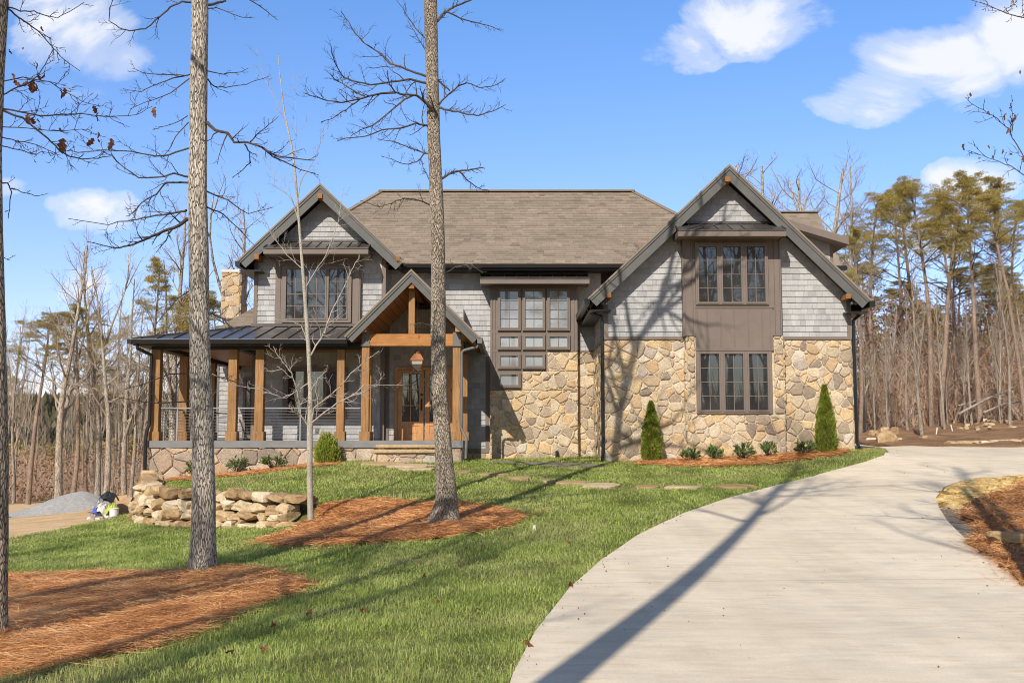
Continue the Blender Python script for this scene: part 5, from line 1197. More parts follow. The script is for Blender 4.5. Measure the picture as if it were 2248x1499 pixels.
def br_px(rng, out, pts, Y, w0, w1, dY=None, kids_=(7,4), twig=.55, up=.06, lvl0=1):
    """a limb traced through photo pixels at depth Y (drifting dY), plus twigs grown from it"""
    dY = rng.uniform(-1.2, .6) if dY is None else dY; n = len(pts); path = []
    fine = []
    for i in range(n-1):     # subdivide with a little wander
        for e in range(3):
            t = (i+e/3)/(n-1); a, b = pts[i], pts[i+1]; f = e/3
            fine.append((a[0]+(b[0]-a[0])*f+rng.gauss(0,.7), a[1]+(b[1]-a[1])*f+rng.gauss(0,.7), t))
    fine.append((pts[-1][0], pts[-1][1], 1))
    path = [U(a, b, Y+dY*t) for a, b, t in fine]; rad = [(w0+(w1-w0)*t**.8)*Y/F/2 for a, b, t in fine]
    out.append((path, rad, lvl0))
    tot = sum((path[i+1]-path[i]).length for i in range(len(path)-1))
    nk_ = int(kids_[0]*1.7); 
    for j in range(nk_):
        t = .12+.86*(j+rng.random())/nk_; k = min(len(path)-2, int(t*(len(path)-1))); d = (path[k+1]-path[k]).normalized()
        grow(rng, path[k].copy(), rotated(d, rng.uniform(.5,1.1), rng), tot*rng.uniform(.14,.34)*twig*1.6*(1.1-.5*t), max(.003, rad[k]*.55), lvl0+1, out, (0,0,kids_[1]+1,3,0), .2, up, .5, lvl0+2)
def big_tree(name, trunk, Y, label, mat, branches, seed, roots=0, crown=None, cat='tree', tw='twig', ridges=1.0):
    b = U(trunk[0][0], trunk[0][1], Y); t = thing(name, b, label, cat); trunk_px(trunk, Y, t, mat, seed=seed, roots=roots, ridges=ridges)
    rng = random.Random(seed); out = []
    for br in branches: br_px(rng, out, br[0], Y, br[1], br[2], *br[3:])
    if crown:        # limbs above the frame; they throw shadows into it
        pts_ = [U(a_, b_, Y) for a_, b_, w_ in trunk]; zsx = np.array([p_.z for p_ in pts_]); xsx = np.array([p_.x for p_ in pts_]); top = pts_[-1]
        for i in range(crown[0]):
            z = top.z-crown[2]*(i/crown[0]); a = rng.uniform(0, 6.28); d = Vector((math.cos(a), math.sin(a), .75)).normalized(); grow(rng, Vector((float(np.interp(z, zsx, xsx)), Y, z)), d, crown[1]*rng.uniform(.7,1.1), .06, 1, out, (0,5,3,2), .2, .06, .5, 3)
    mesh_out(out, (8,7,5,4,3)).build('branches', M[tw], t); return t
T1 = [(443,1262,70),(444,1245,62),(446,1215,56),(447,1150,51),(446,1000,47),(443,900,47),(437,700,44),(436,560,43),(434,420,41),(435,250,38.5),(438,100,37.5),(439,-20,37),(439,-500,30),(441,-1100,18)]
B1 = [([(455,268),(470,285),(500,293),(515,313),(545,313),(580,327),(610,343),(645,348),(690,352)],8,2.2,-.4,(6,4)), ([(538,316),(548,335),(550,358),(530,375),(510,390)],4,1.5,.2,(5,3)), ([(575,325),(600,345),(660,372),(700,385)],4,1.5,.3,(6,3)), ([(548,312),(565,295),(590,275),(612,255)],3.5,1.2,.3,(5,3)),
  ([(455,175),(470,190),(495,192),(540,185),(590,168)],3.5,1.3,.3,(5,2)), ([(455,156),(490,163),(530,158),(545,150)],3,1.2,.2,(4,2)), ([(415,165),(380,172),(340,185),(310,203),(270,195)],3.5,1.2,.3,(6,2)), ([(415,172),(375,205),(330,220),(285,240)],3,1.2,-.3,(4,2)), ([(412,166),(350,165),(310,158),(290,150)],2.6,1.2,.2,(4,2)),
  ([(414,326),(370,340),(345,343),(290,333),(225,330),(170,335),(155,330)],4.5,1.3,-.8,(8,3)), ([(415,390),(383,380),(350,390),(305,390),(275,370),(245,343),(220,330)],5,1.5,-.5,(8,3)), ([(415,402),(365,400),(345,425),(310,445),(295,465),(276,475)],5,1.5,.4,(8,4)), ([(412,480),(394,495),(358,507),(324,523),(290,537),(262,544),(240,542),(190,530)],9,1.6,-.6,(9,4)),
  ([(410,462),(395,465),(370,470),(330,475),(300,483),(270,485),(240,493),(150,480)],6,1.5,.3,(9,4)), ([(425,5),(400,5),(375,15),(350,38),(320,62),(285,68),(262,62),(240,45),(240,20),(248,0)],5,1.5,-.5,(6,2)), ([(455,12),(490,5),(500,-5)],7,4,.2,(2,2)), ([(455,20),(475,18),(530,38),(553,40)],3,1.3,.2,(4,2)), ([(540,-5),(580,20),(610,45)],3,1.3,.2,(3,2)),
  ([(455,420),(500,440),(545,470),(600,455)],4,1.4,.5,(7,3)), ([(455,455),(490,470),(520,500),(560,540)],4,1.4,.4,(6,3)), ([(415,640),(390,655),(360,690)],3,1.2,.2,(4,2)), ([(452,683),(490,700),(505,715),(530,725)],6,1.5,-.4,(6,3)), ([(414,270),(385,300),(370,330),(355,350)],3,1.2,.2,(4,2)), ([(413,255),(385,270),(350,280),(335,285)],2.4,1.2,.2,(3,2)),
  ([(415,820),(370,822),(310,845),(270,855)],3.2,1.3,-.4,(4,2)), ([(415,880),(350,885),(300,880),(250,870)],3.0,1.2,-.4,(4,2)), ([(452,820),(500,833),(540,848)],3.2,1.2,-.3,(4,2))]
big_tree('oak_tree', T1, 12.4, 'tall oak with ridged grey bark standing in the front left pine straw bed', M['bark1'], B1, 3, .9, (12,3.2,4.5))
T2 = [(976,1150,66),(977,1130,58),(980,1100,49),(979,1060,43),(974,1000,38),(971,950,36),(966,880,34.5),(962,760,33),(962,640,32),(961,520,30.5),(957,400,30),(952,300,29),(950,200,28),(947,100,28.5),(945,0,30),(946,-60,29),(975,-300,26),(1040,-520,22),(1137,-680,18),(1200,-950,9)]
B2 = [([(958,300),(955,245),(935,225),(915,210),(890,208),(868,203),(855,185),(850,155)],9,2,-.7,(7,4)), ([(905,210),(880,225),(850,250),(820,275),(790,285),(770,300)],5,1.6,-.4,(7,3)), ([(868,203),(820,208),(790,218),(750,225),(720,222),(690,212),(668,205)],5.5,1.4,-.5,(10,4)), ([(800,213),(760,190),(735,175),(715,155)],3.5,1.3,.3,(8,4)), ([(790,218),(760,240),(730,260),(705,268)],3.5,1.2,-.2,(6,3)),
  ([(940,170),(915,160),(880,147),(855,140),(830,115),(800,95),(780,75),(765,50),(748,25)],6,1.4,.4,(9,4)), ([(940,185),(900,175),(860,180),(815,187),(780,180),(755,170),(735,140),(728,105)],6,1.6,.3,(10,4)), ([(952,283),(935,275),(915,271),(880,282),(840,285),(800,300),(760,305),(740,310)],6,1.5,-.4,(10,4)),
  ([(960,237),(985,243),(1015,248),(1050,255),(1080,245),(1110,230)],6,1.5,-.3,(9,4)), ([(960,235),(975,215),(990,205),(1005,190),(1025,182),(1055,193),(1090,187),(1110,172)],5,1.4,.3,(9,3)), ([(955,170),(970,185),(988,200)],5,3,.1,(5,3)), ([(957,50),(970,35),(980,25),(1000,13),(1035,0)],7,4,.2,(5,3)), ([(980,25),(1010,40),(1040,50),(1070,55),(1100,68)],4,1.3,.2,(6,3)),
  ([(968,393),(985,383),(1005,375),(1035,372),(1060,368)],6,3,.1,(9,4)), ([(1010,377),(1025,395),(1050,412),(1075,420)],3.5,1.4,.2,(7,3)), ([(945,340),(925,335),(900,325),(870,313),(830,305)],4,1.3,.4,(8,3)), ([(935,335),(915,355),(890,362),(860,350),(840,345)],3.5,1.2,.4,(6,3)), ([(946,400),(930,370),(925,350)],3,1.2,.2,(7,3)), ([(948,452),(920,440),(888,435),(860,445),(835,455),(790,440)],4,1.3,-.5,(7,3)),
  ([(940,90),(910,60),(890,30),(870,0)],3,1.2,.2,(5,3)), ([(940,120),(915,80),(895,45)],3,1.2,.2,(6,3)), ([(970,605),(1000,585),(1035,580),(1060,600)],3.5,1.3,-.4,(6,2)), ([(955,718),(930,710),(900,712)],3,1.3,-.3,(3,2)), ([(957,880),(940,850),(925,820),(893,797)],3,1.5,-.5,(2,1))]
big_tree('hickory_tree', T2, 15.5, 'tall slim tree with mottled brown bark in the middle pine straw bed', M['bark2'], B2, 7, 1.0, (16,3.6,6.5))
T3 = [(-3,1402,36),(-4,1300,38),(-3,1000,40),(-6,700,34),(-10,500,30),(-11,330,28),(-8,150,34),(-3,0,42),(0,-300,40),(0,-900,26)]
B3 = [([(16,18),(40,38),(65,55),(90,75),(118,107),(140,130),(175,156)],4.5,1.4,.4,(7,3)), ([(15,15),(45,25),(75,25),(100,35),(125,40),(165,20),(185,5)],3.5,1.3,.3,(4,2)), ([(5,210),(30,195),(60,185),(85,165),(105,130),(118,107)],4,1.6,.3,(6,2)), ([(5,180),(50,170),(110,180),(140,200),(180,222),(222,236)],3,1.1,.3,(7,2)), ([(0,238),(40,245),(90,255),(140,252),(180,250),(240,257),(300,252),(334,234)],4.5,1.2,.4,(9,3)), ([(0,240),(50,260),(75,280),(105,303),(130,330),(150,343),(180,350),(215,348),(243,343)],5.5,2,.5,(6,3)), ([(0,300),(40,310),(80,318),(120,335),(160,330)],3,1.1,.3,(6,2)), ([(5,320),(40,330),(78,340),(90,333),(125,338)],3,1.2,.2,(4,2)), ([(0,278),(60,282),(130,288),(180,285),(222,300)],2.6,1.1,.3,(6,2)), ([(3,401),(18,402),(25,420),(22,450),(18,480)],4,1.6,.2,(2,1)), ([(25,412),(60,425),(85,430),(106,424)],2.6,1.1,.2,(1,1)), ([(0,560),(15,570),(35,560)],2,1,.2,(2,1))]
t3 = big_tree('maple_tree', T3, 8.1, 'grey trunk cut by the left edge of the frame with twigs holding brown leaves', M['bark2'], B3, 11, .3, (8,2.6,4))
def dead_leaves(spots, Y, parent, seed):
    r_ = random.Random(seed); m = MB()
    for (px, py, sz) in spots:
        c = U(px, py, Y+r_.uniform(-.1,.5)); s = sz*Y/F; axx = Vector((r_.gauss(0,.35), r_.gauss(0,.5), -1)).normalized(); sd_ = axx.cross(Vector((r_.gauss(0,1), r_.gauss(0,1), .1))).normalized(); nn = axx.cross(sd_)
        P_ = []
        for t, w_ in ((0,.03),(.2,.28),(.35,.16),(.5,.36),(.65,.2),(.8,.26),(1,.02)):
            for q in (-1, 0, 1): P_.append(c+axx*s*t+sd_*s*w_*q+nn*s*(.14*abs(q)+.12*math.sin(t*5)))
        m.add(P_, [(i*3+j, i*3+j+1, i*3+j+4, i*3+j+3) for i in range(6) for j in (0,1)], r_.random())
    return m.build('dry_leaves', M['deadleaf'], parent)
dead_leaves([(22,108,12),(52,105,9),(92,58,12),(78,138,14),(25,162,16),(32,175,20),(62,178,18),(72,178,26),(78,185,24),(85,160,18),(95,160,18),(130,198,20),(140,193,22),(62,252,24),(70,258,20),(84,260,10),(203,232,19),(217,248,20),(214,290,15),(204,303,22),(242,304,26),(141,305,36),(146,330,14),(200,290,8),(132,280,11),(4,265,20),(42,308,8),(76,350,10),(343,236,26),(170,298,6),(215,306,8)], 8.3, t3, 4)
# young pale tree
T4 = [(682,1146,13),(680,1050,12),(680,950,13),(681,930,12.5),(681,860,9.5),(677,760,9),(670,660,8),(662,560,6.5),(655,470,5.5),(648,380,5),(640,320,4),(625,250,3),(615,170,2.2),(610,115,1.5)]
B4 = [([(683,930),(700,915),(740,885),(770,870),(800,860),(830,845),(838,830)],4.3,1.4,-.5,(7,4)), ([(683,925),(690,895),(715,875),(745,850),(770,820),(800,795),(832,770)],4.3,1.4,-.3,(9,4)), ([(770,870),(800,845),(825,845),(870,846),(900,845)],2.5,1.4,.2,(7,3)), ([(677,935),(665,920),(657,905),(658,880),(650,850),(640,820),(625,800),(610,780),(600,760)],4,1.6,-.4,(14,5)), ([(678,840),(650,860),(620,872),(590,862),(560,853),(510,845),(465,820)],3.2,1.3,-.5,(7,2)), ([(682,780),(700,750),(712,730),(722,700),(740,660),(760,620),(775,585),(790,560)],4.3,1.3,.3,(10,4)), ([(676,760),(668,730),(660,715),(640,705),(600,700)],2.5,1.1,.2,(6,3)),
  ([(665,640),(690,600),(715,560),(735,510),(745,470),(755,410)],2.9,0.94,.3,(8,3)), ([(662,590),(630,560),(600,520),(580,480),(560,420)],2.5,0.86,-.3,(8,3)), ([(655,480),(640,440),(610,400),(585,360),(560,300)],2.2,0.72,.2,(7,3)), ([(652,440),(660,400),(690,350),(710,300),(735,250)],2.2,0.72,.2,(7,3)), ([(645,370),(650,300),(650,220),(640,150)],1.8,0.65,.1,(6,2)), ([(632,290),(610,230),(580,170),(560,100)],1.4,0.65,.2,(5,2)), ([(681,860),(700,830),(715,815),(720,800)],2.2,1.1,-.3,(5,3)), ([(640,830),(620,810),(590,815),(570,800)],2.2,1,-.2,(5,2))]
big_tree('sapling', T4, 18.0, 'young pale barked tree with many thin twigs at the end of the boulder wall', M['bark3'], B4, 15, 0, None, 'tree', 'twigs', .4)
# trees just outside the frame whose twigs reach into it
def side_tree(px, Y, label, brs, leaves_, seed, rad=.12):
    x = UX(px, 900, Y); z0 = h1(x, Y); t = thing('maple_tree', (x, Y, z0), label, 'tree'); m = MB(); m.tube([(x,Y,z0-.2),(x+.05,Y,z0+3),(x,Y,z0+6),(x-.1,Y,z0+9)], [rad*1.25,rad,rad*.8,rad*.4], 14); m.build('trunk', M['bark2'], t, smooth=True)
    rng = random.Random(seed); out = []
    for b in brs:
        br_px(rng, out, [(px, b[0][0][1]+30)]+b[0] if b[3] else b[0], Y, b[1], b[2], -.3, (7,2), .4)
    for i in range(7):
        a = rng.uniform(0, 6.28); grow(rng, Vector((x,Y,z0+rng.uniform(5.5,8.5))), Vector((math.cos(a),math.sin(a),.6)).normalized(), 2.0, .03, 1, out, (0,4,3), .2, .06, .5, 3)
    mesh_out(out).build('branches', M['twig'], t); dead_leaves(leaves_, Y-.2, t, seed)
side_tree(2330, 8.6, 'twiggy maple beyond the right edge whose leafy twigs hang into the sky', [([(2248,345),(2228,310),(2215,285),(2190,260),(2170,250),(2135,230),(2120,215)],3,1.1,True), ([(2248,385),(2220,365),(2180,350),(2150,340),(2125,330)],2.6,1,True), ([(2222,290),(2222,250),(2221,210)],1.6,1,False), ([(2248,40),(2210,30),(2170,12),(2130,0)],3.5,1.2,True), ([(2200,25),(2225,10),(2240,-5)],1.6,1,False)],
   [(2130,204,9),(2170,243,12),(2210,250,16),(2226,252,20),(2212,280,15),(2118,316,17),(2172,318,11),(2200,328,11),(2217,336,9),(2178,341,8),(2245,345,18),(2150,346,10),(2222,2,10),(2240,155,8),(2210,348,8),(2195,398,10),(2198,398,18)], 31)
# ================================================================ woodland
def bare_proto(seed, Hh, r, fork=True, name='woodland_tree', mat='barkw', spread=.3, f0=.34, wob=.045):
    rng = random.Random(seed); t = thing(name, (0,0,0), 'tree', 'tree'); out = []; n = 10; p = Vector((0,0,-.3)); d = Vector((rng.gauss(0,wob*.6), rng.gauss(0,wob*.6), 1)).normalized(); path = [p.copy()]
    for i in range(n): d = (d+Vector((rng.gauss(0,wob), rng.gauss(0,wob), .05))).normalized(); p = p+d*(Hh/n); path.append(p.copy())
    rad = [r*(1-.82*(i/n)**.9) for i in range(n+1)]; tr = MB(); tr.tube(path, rad, 8, cap=False)
    if fork:
        k = rng.randint(3,5); q = path[k].copy(); dd = Vector((rng.choice((-1,1))*.35, rng.gauss(0,.2), 1)).normalized(); pp = [q.copy()]
        for i in range(7): dd = (dd+Vector((rng.gauss(0,.06), rng.gauss(0,.06), .12))).normalized(); q = q+dd*(Hh*.075); pp.append(q.copy())
        tr.tube(pp, [rad[k]*.7*(1-.75*i/7) for i in range(8)], 6, cap=False)
        for j in range(7):
            e = rng.randint(1,6); grow(rng, pp[e].copy(), rotated(Vector((0,0,1)), rng.uniform(.4,.9), rng), Hh*.14*rng.uniform(.7,1.2), rad[k]*.28, 1, out, (0,5,3), .16, .14, .55, 3)
    o = tr.build('trunk', M[mat], t, smooth=True)
    for j in range(20):
        f = f0+(.98-f0)*(j+rng.random())/20; k = min(n-1, int(f*n)); grow(rng, path[k].lerp(path[k+1], f*n-k), rotated(Vector((0,0,1)), rng.uniform(.45,1.0), rng), Hh*spread*(1.15-f*.8)*rng.uniform(.6,1.2), max(.008, rad[k]*.42), 1, out, (0,7,6,0), .18, .12, .5, 3)
    if f0 > .6:
        for (fk, sx, L2) in ((.60,-.9,.15),(.615,.55,.19),(.66,-.5,.17)):
            k = int(fk*n); grow(rng, path[k].lerp(path[k+1], fk*n-k), Vector((sx,.25,.95)).normalized(), Hh*L2, rad[k]*.5, 1, out, (0,5,4,0), .12, .1, .5, 3, 7)
    m = mesh_out(out, (6,5,3,3,3)); b = m.build('crown', M['twigw'] if mat == 'barkw' else M['twig'], t)
    CH[t.name] = [o, b]; return t
def pine_proto(seed, Hh, r, crown=.38):
    rng = random.Random(seed); rs2 = np.random.default_rng(seed); t = thing('pine_tree', (0,0,0), 'tree', 'tree'); n = 10; p = Vector((0,0,-.3)); d = Vector((rng.gauss(0,.03), rng.gauss(0,.03), 1)).normalized(); path = [p.copy()]
    for i in range(n): d = (d+Vector((rng.gauss(0,.03), rng.gauss(0,.03), .05))).normalized(); p = p+d*(Hh/n); path.append(p.copy())
    rad = [r*(1-.75*(i/n)**1.1) for i in range(n+1)]; tr = MB(); tr.tube(path, rad, 8, cap=False); o = tr.build('trunk', M['barkp'], t, smooth=True)
    out = []; tips = []
    for j in range(24):
        f = 1-crown*(j+rng.random())/24; dead = j > 17; k = min(n-1, int(f*n)); q = path[k].lerp(path[k+1], f*n-k); a = rng.uniform(0, 6.28); d = Vector((math.cos(a), math.sin(a), .45+.5*(f-.7)*2)).normalized(); L_ = Hh*.135*(.35+1.0*min(1, (1-f)/crown*2.2))*rng.uniform(.6,1.15)
        o2 = []; grow(rng, q, d, L_, max(.012, rad[k]*.35), 1, o2, (0,5,2), .14, .06, .45, 3); out += o2
        if not dead:
            for pp, rr, lv in o2:
                if lv >= 2: tips.append(pp[-1]); 
                if lv >= 2 and rng.random() < .25: tips.append(pp[len(pp)//2])
                if lv == 1: tips += [pp[-1], pp[-2]]
    m = mesh_out(out, (6,4,3,3,3)); b = m.build('limbs', M['twig'], t)
    C_ = np.array([list(v) for v in tips]); per = 46; n_ = len(C_)*per; c = np.repeat(C_, per, 0); sz = np.repeat(rs2.uniform(.7,1.3,len(C_)), per)
    dd = rdir(rs2, n_); dd[:,2] = np.abs(dd[:,2])*.8+.1*dd[:,2]; P = c+dd*(rs2.random(n_)**.5*.21*sz)[:,None]*np.array([1.25,1.25,.5]); T = dd+rdir(rs2, n_)*.5; T *= (rs2.uniform(.06,.13,n_)*sz)[:,None]; S = perp(rs2, T)*.013
    br = np.repeat(rs2.random(len(C_)), per)*.45+rs2.random(n_)*.5+.1*dd[:,2]
    l = leaves('needles', P, T, S, np.clip(br, 0, 1), M['pine'], t); CH[t.name] = [o, b, l]; return t
BP = [bare_proto(100+i, 10.0, .15, i % 2 == 0, spread=.26 if i < 4 else .32) for i in range(5)]
PP = [pine_proto(200+i, 12.5, .16, (.36,.42,.5,.34)[i]) for i in range(4)]
TALL = [bare_proto(300+i, 10.0, .082, False, spread=.2, f0=.66, wob=.008) for i in range(2)]
used = set()
def place(protos, i, px, base_py, top_py, Y, label, group=None, rz=0, wide=1, lean=(0,0), Hp=10.0, cat='tree', H0=None):
    x = UX(px, base_py, Y); z = h1(x, Y) if base_py is None or H0 is None else H0; top = UZ(top_py, Y); sc = (top-z)/(Hp*1.0)
    p = protos[i % len(protos)]; s = (sc*wide, sc*wide, sc)
    if p.name not in used:
        used.add(p.name); o = p; o.location = (x,Y,z); o.scale = s; o.rotation_euler = (lean[0], lean[1], rz); o['label'] = label; o['category'] = cat
        if group: o['group'] = group
    else:
        o = copy_tree(p, (x,Y,z), rz, s, label, cat, group); o.rotation_euler = (lean[0], lean[1], rz)
        if not group and 'group' in o: del o['group']
    return o
# left woods, one by one (photo pixel of the base, pixel of the top, distance)
gl, gl2, gr_, gr2 = 'bare trees in the left woods', 'pines in the left woods', 'pines in the right woods', 'bare trees in the right woods'
place(BP,0,128,1095,520,38,'tall pale forked bare tree standing behind the gravel pile at the left',gl,.4,1.05,(0,-.05)); place(BP,1,232,1075,555,37,'bare tree with bent upper trunk right of the gravel pile crest',gl,1.2,.9,(0,-.03)); place(BP,2,275,1085,600,34.5,'leaning bare trunk just behind the rubbish heap',gl,2.2,.9,(0,-.08)); place(BP,3,287,1092,640,34,'pale slim trunk rising right beside the plywood board',gl,.2,.7,(0,.04)); place(BP,4,215,1072,540,42,'twin stemmed bare tree left of the porch with spreading top',gl,3,1.0)
place(PP,0,62,1098,690,38,'pine with dark trunk and rounded crown nearest the left edge',gl2,0,1.15,(0,.01),12.5); place(PP,1,160,1090,672,41,'pine with loose crown behind the tall pale forked tree',gl2,1,1.1,(0,.02),12.5); place(PP,2,309,1075,575,39,'taller pine with reddish trunk right next to the porch corner post',gl2,2,.8,(0,0),12.5); place(PP,3,398,1060,640,44,'pine whose crown shows just left of the chimney behind the oak trunk',gl2,3,1.0,(0,0),12.5); place(PP,0,440,1060,650,43,'pine crown showing between the oak trunk and the chimney',gl2,4,.9,(0,0),12.5)
rngw = random.Random(4)
for i in range(46):
    px = rngw.choice([rngw.uniform(-60,330), rngw.uniform(0,320), rngw.uniform(340,470)]); Y = rngw.uniform(43,66); place(BP, rngw.randrange(5), px, 1060, rngw.uniform(600,860), Y, 'thin bare tree among the left woods beyond the dirt', 'thin bare trees deep in the left woods', rngw.uniform(0,6), rngw.uniform(.45,.8), (0,rngw.gauss(0,.03)))
for i in range(7):
    place(PP, rngw.randrange(4), rngw.uniform(-40,330), 1050, rngw.uniform(700,830), rngw.uniform(50,72), 'small distant pine among the left woods', 'distant pines in the left woods', rngw.uniform(0,6), rngw.uniform(.8,1.1), (0,0), 12.5)
# behind the roofs
place(BP,1,1660,900,325,50,'bare tree top showing just right of the garage gable peak',gr2,.5,1.3); place(BP,0,1745,900,345,52,'wide bare tree top above the dormer roof',gr2,1.5,1.5); place(BP,3,1850,960,350,46,'crooked bare tree rising right behind the dormer',gr2,2.6,1.0,(0,-.05)); place(BP,4,500,1000,420,46,'bare tree top behind the oak trunk above the chimney',gr2,.5,1.2); place(BP,2,380,1000,440,44,'bare tree top left of the oak trunk above the porch roof',gr2,.9,1.1)
place(BP,3,1625,900,345,47,'bare tree top closest to the garage gable peak on its right slope',gr2,.9,1.4); place(BP,2,1700,900,350,49,'twiggy bare tree top between the gable peak and the dormer roof',gr2,3.4,1.5); place(BP,4,1790,930,365,48,'twiggy bare tree top over the right end of the dormer roof',gr2,4.4,1.5)
# right woods
place(BP,2,2026,970,560,37,'leaning pale barked tree at the edge of the brown soil',gr2,1.0,.75,(0,-.13)); place(PP,1,1890,985,500,41,'pine rising right against the garage corner',gr_,.3,.8,(0,.03),12.5); place(PP,0,2046,945,400,45,'left of the two pines with joined crowns above the white stakes',gr_,1.1,.95,(0,-.06),12.5); place(PP,2,2066,955,388,43,'right of the two pines with joined crowns above the white stakes',gr_,2.4,.95,(0,-.02),12.5); place(PP,3,2100,945,470,47,'slim pine with a bare trunk right of the white stakes',gr_,3.1,.7,(0,-.06),12.5); place(PP,1,2152,935,385,44,'tall straight pine in front of the white cloud at the right',gr_,4.2,.9,(0,0),12.5); place(PP,3,2252,930,420,43,'leaning pine cut by the right edge of the frame',gr_,5.2,.85,(0,-.10),12.5); place(PP,2,1985,960,430,52,'pine with its crown left of the two joined crowns',gr_,.7,.8,(0,-.02),12.5)
for (px_, tp_, y_, pr_, lb_) in ((1925,440,49,0,'pine just right of the dormer with a broad crown'),(2012,405,55,1,'pine filling the gap left of the joined crowns'),(2122,430,53,2,'pine between the joined crowns and the tall straight pine'),(2196,400,50,3,'pine right of the tall straight pine'),(2238,455,56,0,'lower pine near the right edge behind the leaning one')):
    place(PP,pr_,px_,945,tp_,y_,lb_,gr_,px_*.1,.95,(0,0),12.5)
place(BP,0,1950,965,640,44,'bare pale tree between the garage corner and the leaning tree',gr2,.1,.8); place(BP,1,2218,930,560,40,'thin bare tree beside the fallen logs',gr2,2.1,.7,(0,-.05)); place(BP,3,2075,960,620,41,'thin bare tree in front of the joined pines',gr2,5,.6,(0,-.02))
for i in range(40):
    place(BP, rngw.randrange(5), rngw.uniform(1870,2300), 950, rngw.uniform(560,800), rngw.uniform(42,64), 'thin bare grey tree deep in the right woods', 'thin bare trees deep in the right woods', rngw.uniform(0,6), rngw.uniform(.5,.85), (0,rngw.gauss(0,.04)))
for i in range(22):
    place(PP, rngw.randrange(4), rngw.uniform(1880,2320), 950, rngw.uniform(570,720), rngw.uniform(52,70), 'shorter dark pine filling the back of the right woods', 'back pines in the right woods', rngw.uniform(0,6), rngw.uniform(.9,1.35), (0,0), 12.5)
# trees behind the viewer: they shade the drive and stand in the window reflections
BH = [(-2.72,-1.6,24.5,0,'tall straight bare tree behind the viewer that shades the driveway'),(.0,-6.0,24,1,'straight bare tree behind the viewer shading the far bend'),(-9.5,-2.5,17,1,'bare tree left of the viewer shading the lower lawn'),(-13,3,16,0,'bare tree far left of the viewer'),(-7.6,-7,18,1,'bare tree behind the viewer on the left'),(-5.7,-1.0,15,1,'thin bare tree close behind the viewer shading the near lawn'),(-7.2,-1.2,14,0,'thin bare tree left behind the viewer shading the front straw bed'),(-9.0,-.6,15,1,'thin bare tree far left behind the viewer shading the lower lawn'),(-11.6,-10,22,1,'bare tree behind the viewer whose crown shades the upper lawn'),(-11.5,-8,20,0,'bare tree at the left rear shading the boulder wall'),(-14.5,-11,21,1,'slender bare tree at the left rear'),(-17,-3,17,0,'bare tree at the far left rear'),
  (9.5,-7,17,12,'bare tree behind the viewer right of the drive'),(13,-12,18,10,'larger bare tree right rear'),(16,-4,16,13,'bare tree at the far right rear'),(8,-18,19,14,'bare tree well behind the drive'),(19,-18,19,11,'bare tree in the far right corner of the yard'),(-14,-24,19,12,'bare tree in the far left corner of the yard'),(-22,-18,18,13,'bare tree at the rear left of the yard'),(11,-1,15,11,'bare tree beside the drive right of the viewer'),(14.5,-9,17,14,'twisted bare tree right of the drive'),(22,-10,17,10,'bare tree on the right slope behind the viewer')]
for i, (x, y, hh, kd, lb) in enumerate(BH):
    p = BP[kd-10] if kd >= 10 else TALL[kd]; s = hh/10; z = h1(x,y)
    if p.name not in used and kd < 10:
        used.add(p.name); p.location = (x,y,z); p.scale = (s,s,s); p['label'] = lb; p['category'] = 'tree'; p['group'] = 'bare trees behind the viewer'
    else: copy_tree(p, (x,y,z), i*1.3, (s,s,s), lb, 'tree', 'bare trees behind the viewer')
for i, (x, y, hh) in enumerate([(11,-20,14),(17,-24,15),(24,-14,13),(-11,-30,15),(-18,-28,15),(-25,-24,15),(5,-30,16),(29,-20,15),(14,-32,16),(24,-30,16)]):
    copy_tree(PP[i % 4], (x,y,h1(x,y)-.5), i, hh/12.5, 'pine standing in the woods behind the viewer', 'tree', 'pines behind the viewer')
# undergrowth
rs = np.random.default_rng(17)
def brush(px0, px1, Y0, Y1, n, hh, label, mat, leafy=0, bias=0):
    y = rs.uniform(Y0, Y1, n); x = (rs.uniform(px0, px1, n)-CX)/F*y; z = H(x, y)-.05; h_ = hh*rs.random(n)**1.6+.35
    T = np.stack([rs.normal(size=n)*.5*h_, rs.normal(size=n)*.4*h_, h_*rs.uniform(.5,1,n)], 1); wd = rs.uniform(.006,.017,n); S = np.stack([wd, wd*0, wd*0], 1); Bd = rs.normal(size=(n,3))*np.array([.3,.2,.05])*h_[:,None]*.6
    P = np.stack([x,y,z], 1); k = 9; idx = rs.integers(0, n, n*k); f = rs.uniform(.2,.95,n*k); P2_ = P[idx]+T[idx]*f[:,None]; T2_ = rdir(rs, n*k)*np.array([1,.6,.7])*(h_[idx]*.3)[:,None]; T2_[:,2] += h_[idx]*.12
    A = np.concatenate([P, P2_]); T_ = np.concatenate([T, T2_]); S_ = np.concatenate([S, S[idx]*.6]); B_ = np.concatenate([Bd, Bd[idx]*.25])
    o = blades('undergrowth', A, T_, S_, np.clip(rs.normal(.5,.25,len(A))+bias, 0, 1), M[mat], bend=B_, tipw=.3); return tag(o, label, 'undergrowth', kind='stuff')
def leafmass(px0, px1, Y0, Y1, n, hh, label, mat, zmin=0, name='brown_foliage', ln=.16):
    k = n//14; y = rs.uniform(Y0, Y1, k); x = (rs.uniform(px0, px1, k)-CX)/F*y; z = H(x, y)+zmin+hh*rs.random(k)**1.2
    c = np.repeat(np.stack([x,y,z], 1), 14, 0); P = c+rs.normal(size=c.shape)*np.array([.45,.45,.35]); T = rdir(rs, len(P))*rs.uniform(ln*.5, ln*1.2, len(P))[:,None]; S = perp(rs, T)*(ln*.3)
    return tag(leaves(name, P, T, S, np.clip(rs.normal(.5,.25,len(P)), 0, 1), M[mat]), label, 'foliage', kind='stuff')
brush(1872,2330,46,66,2500,5.2,'dense bare brown brush filling the right woods','brush')
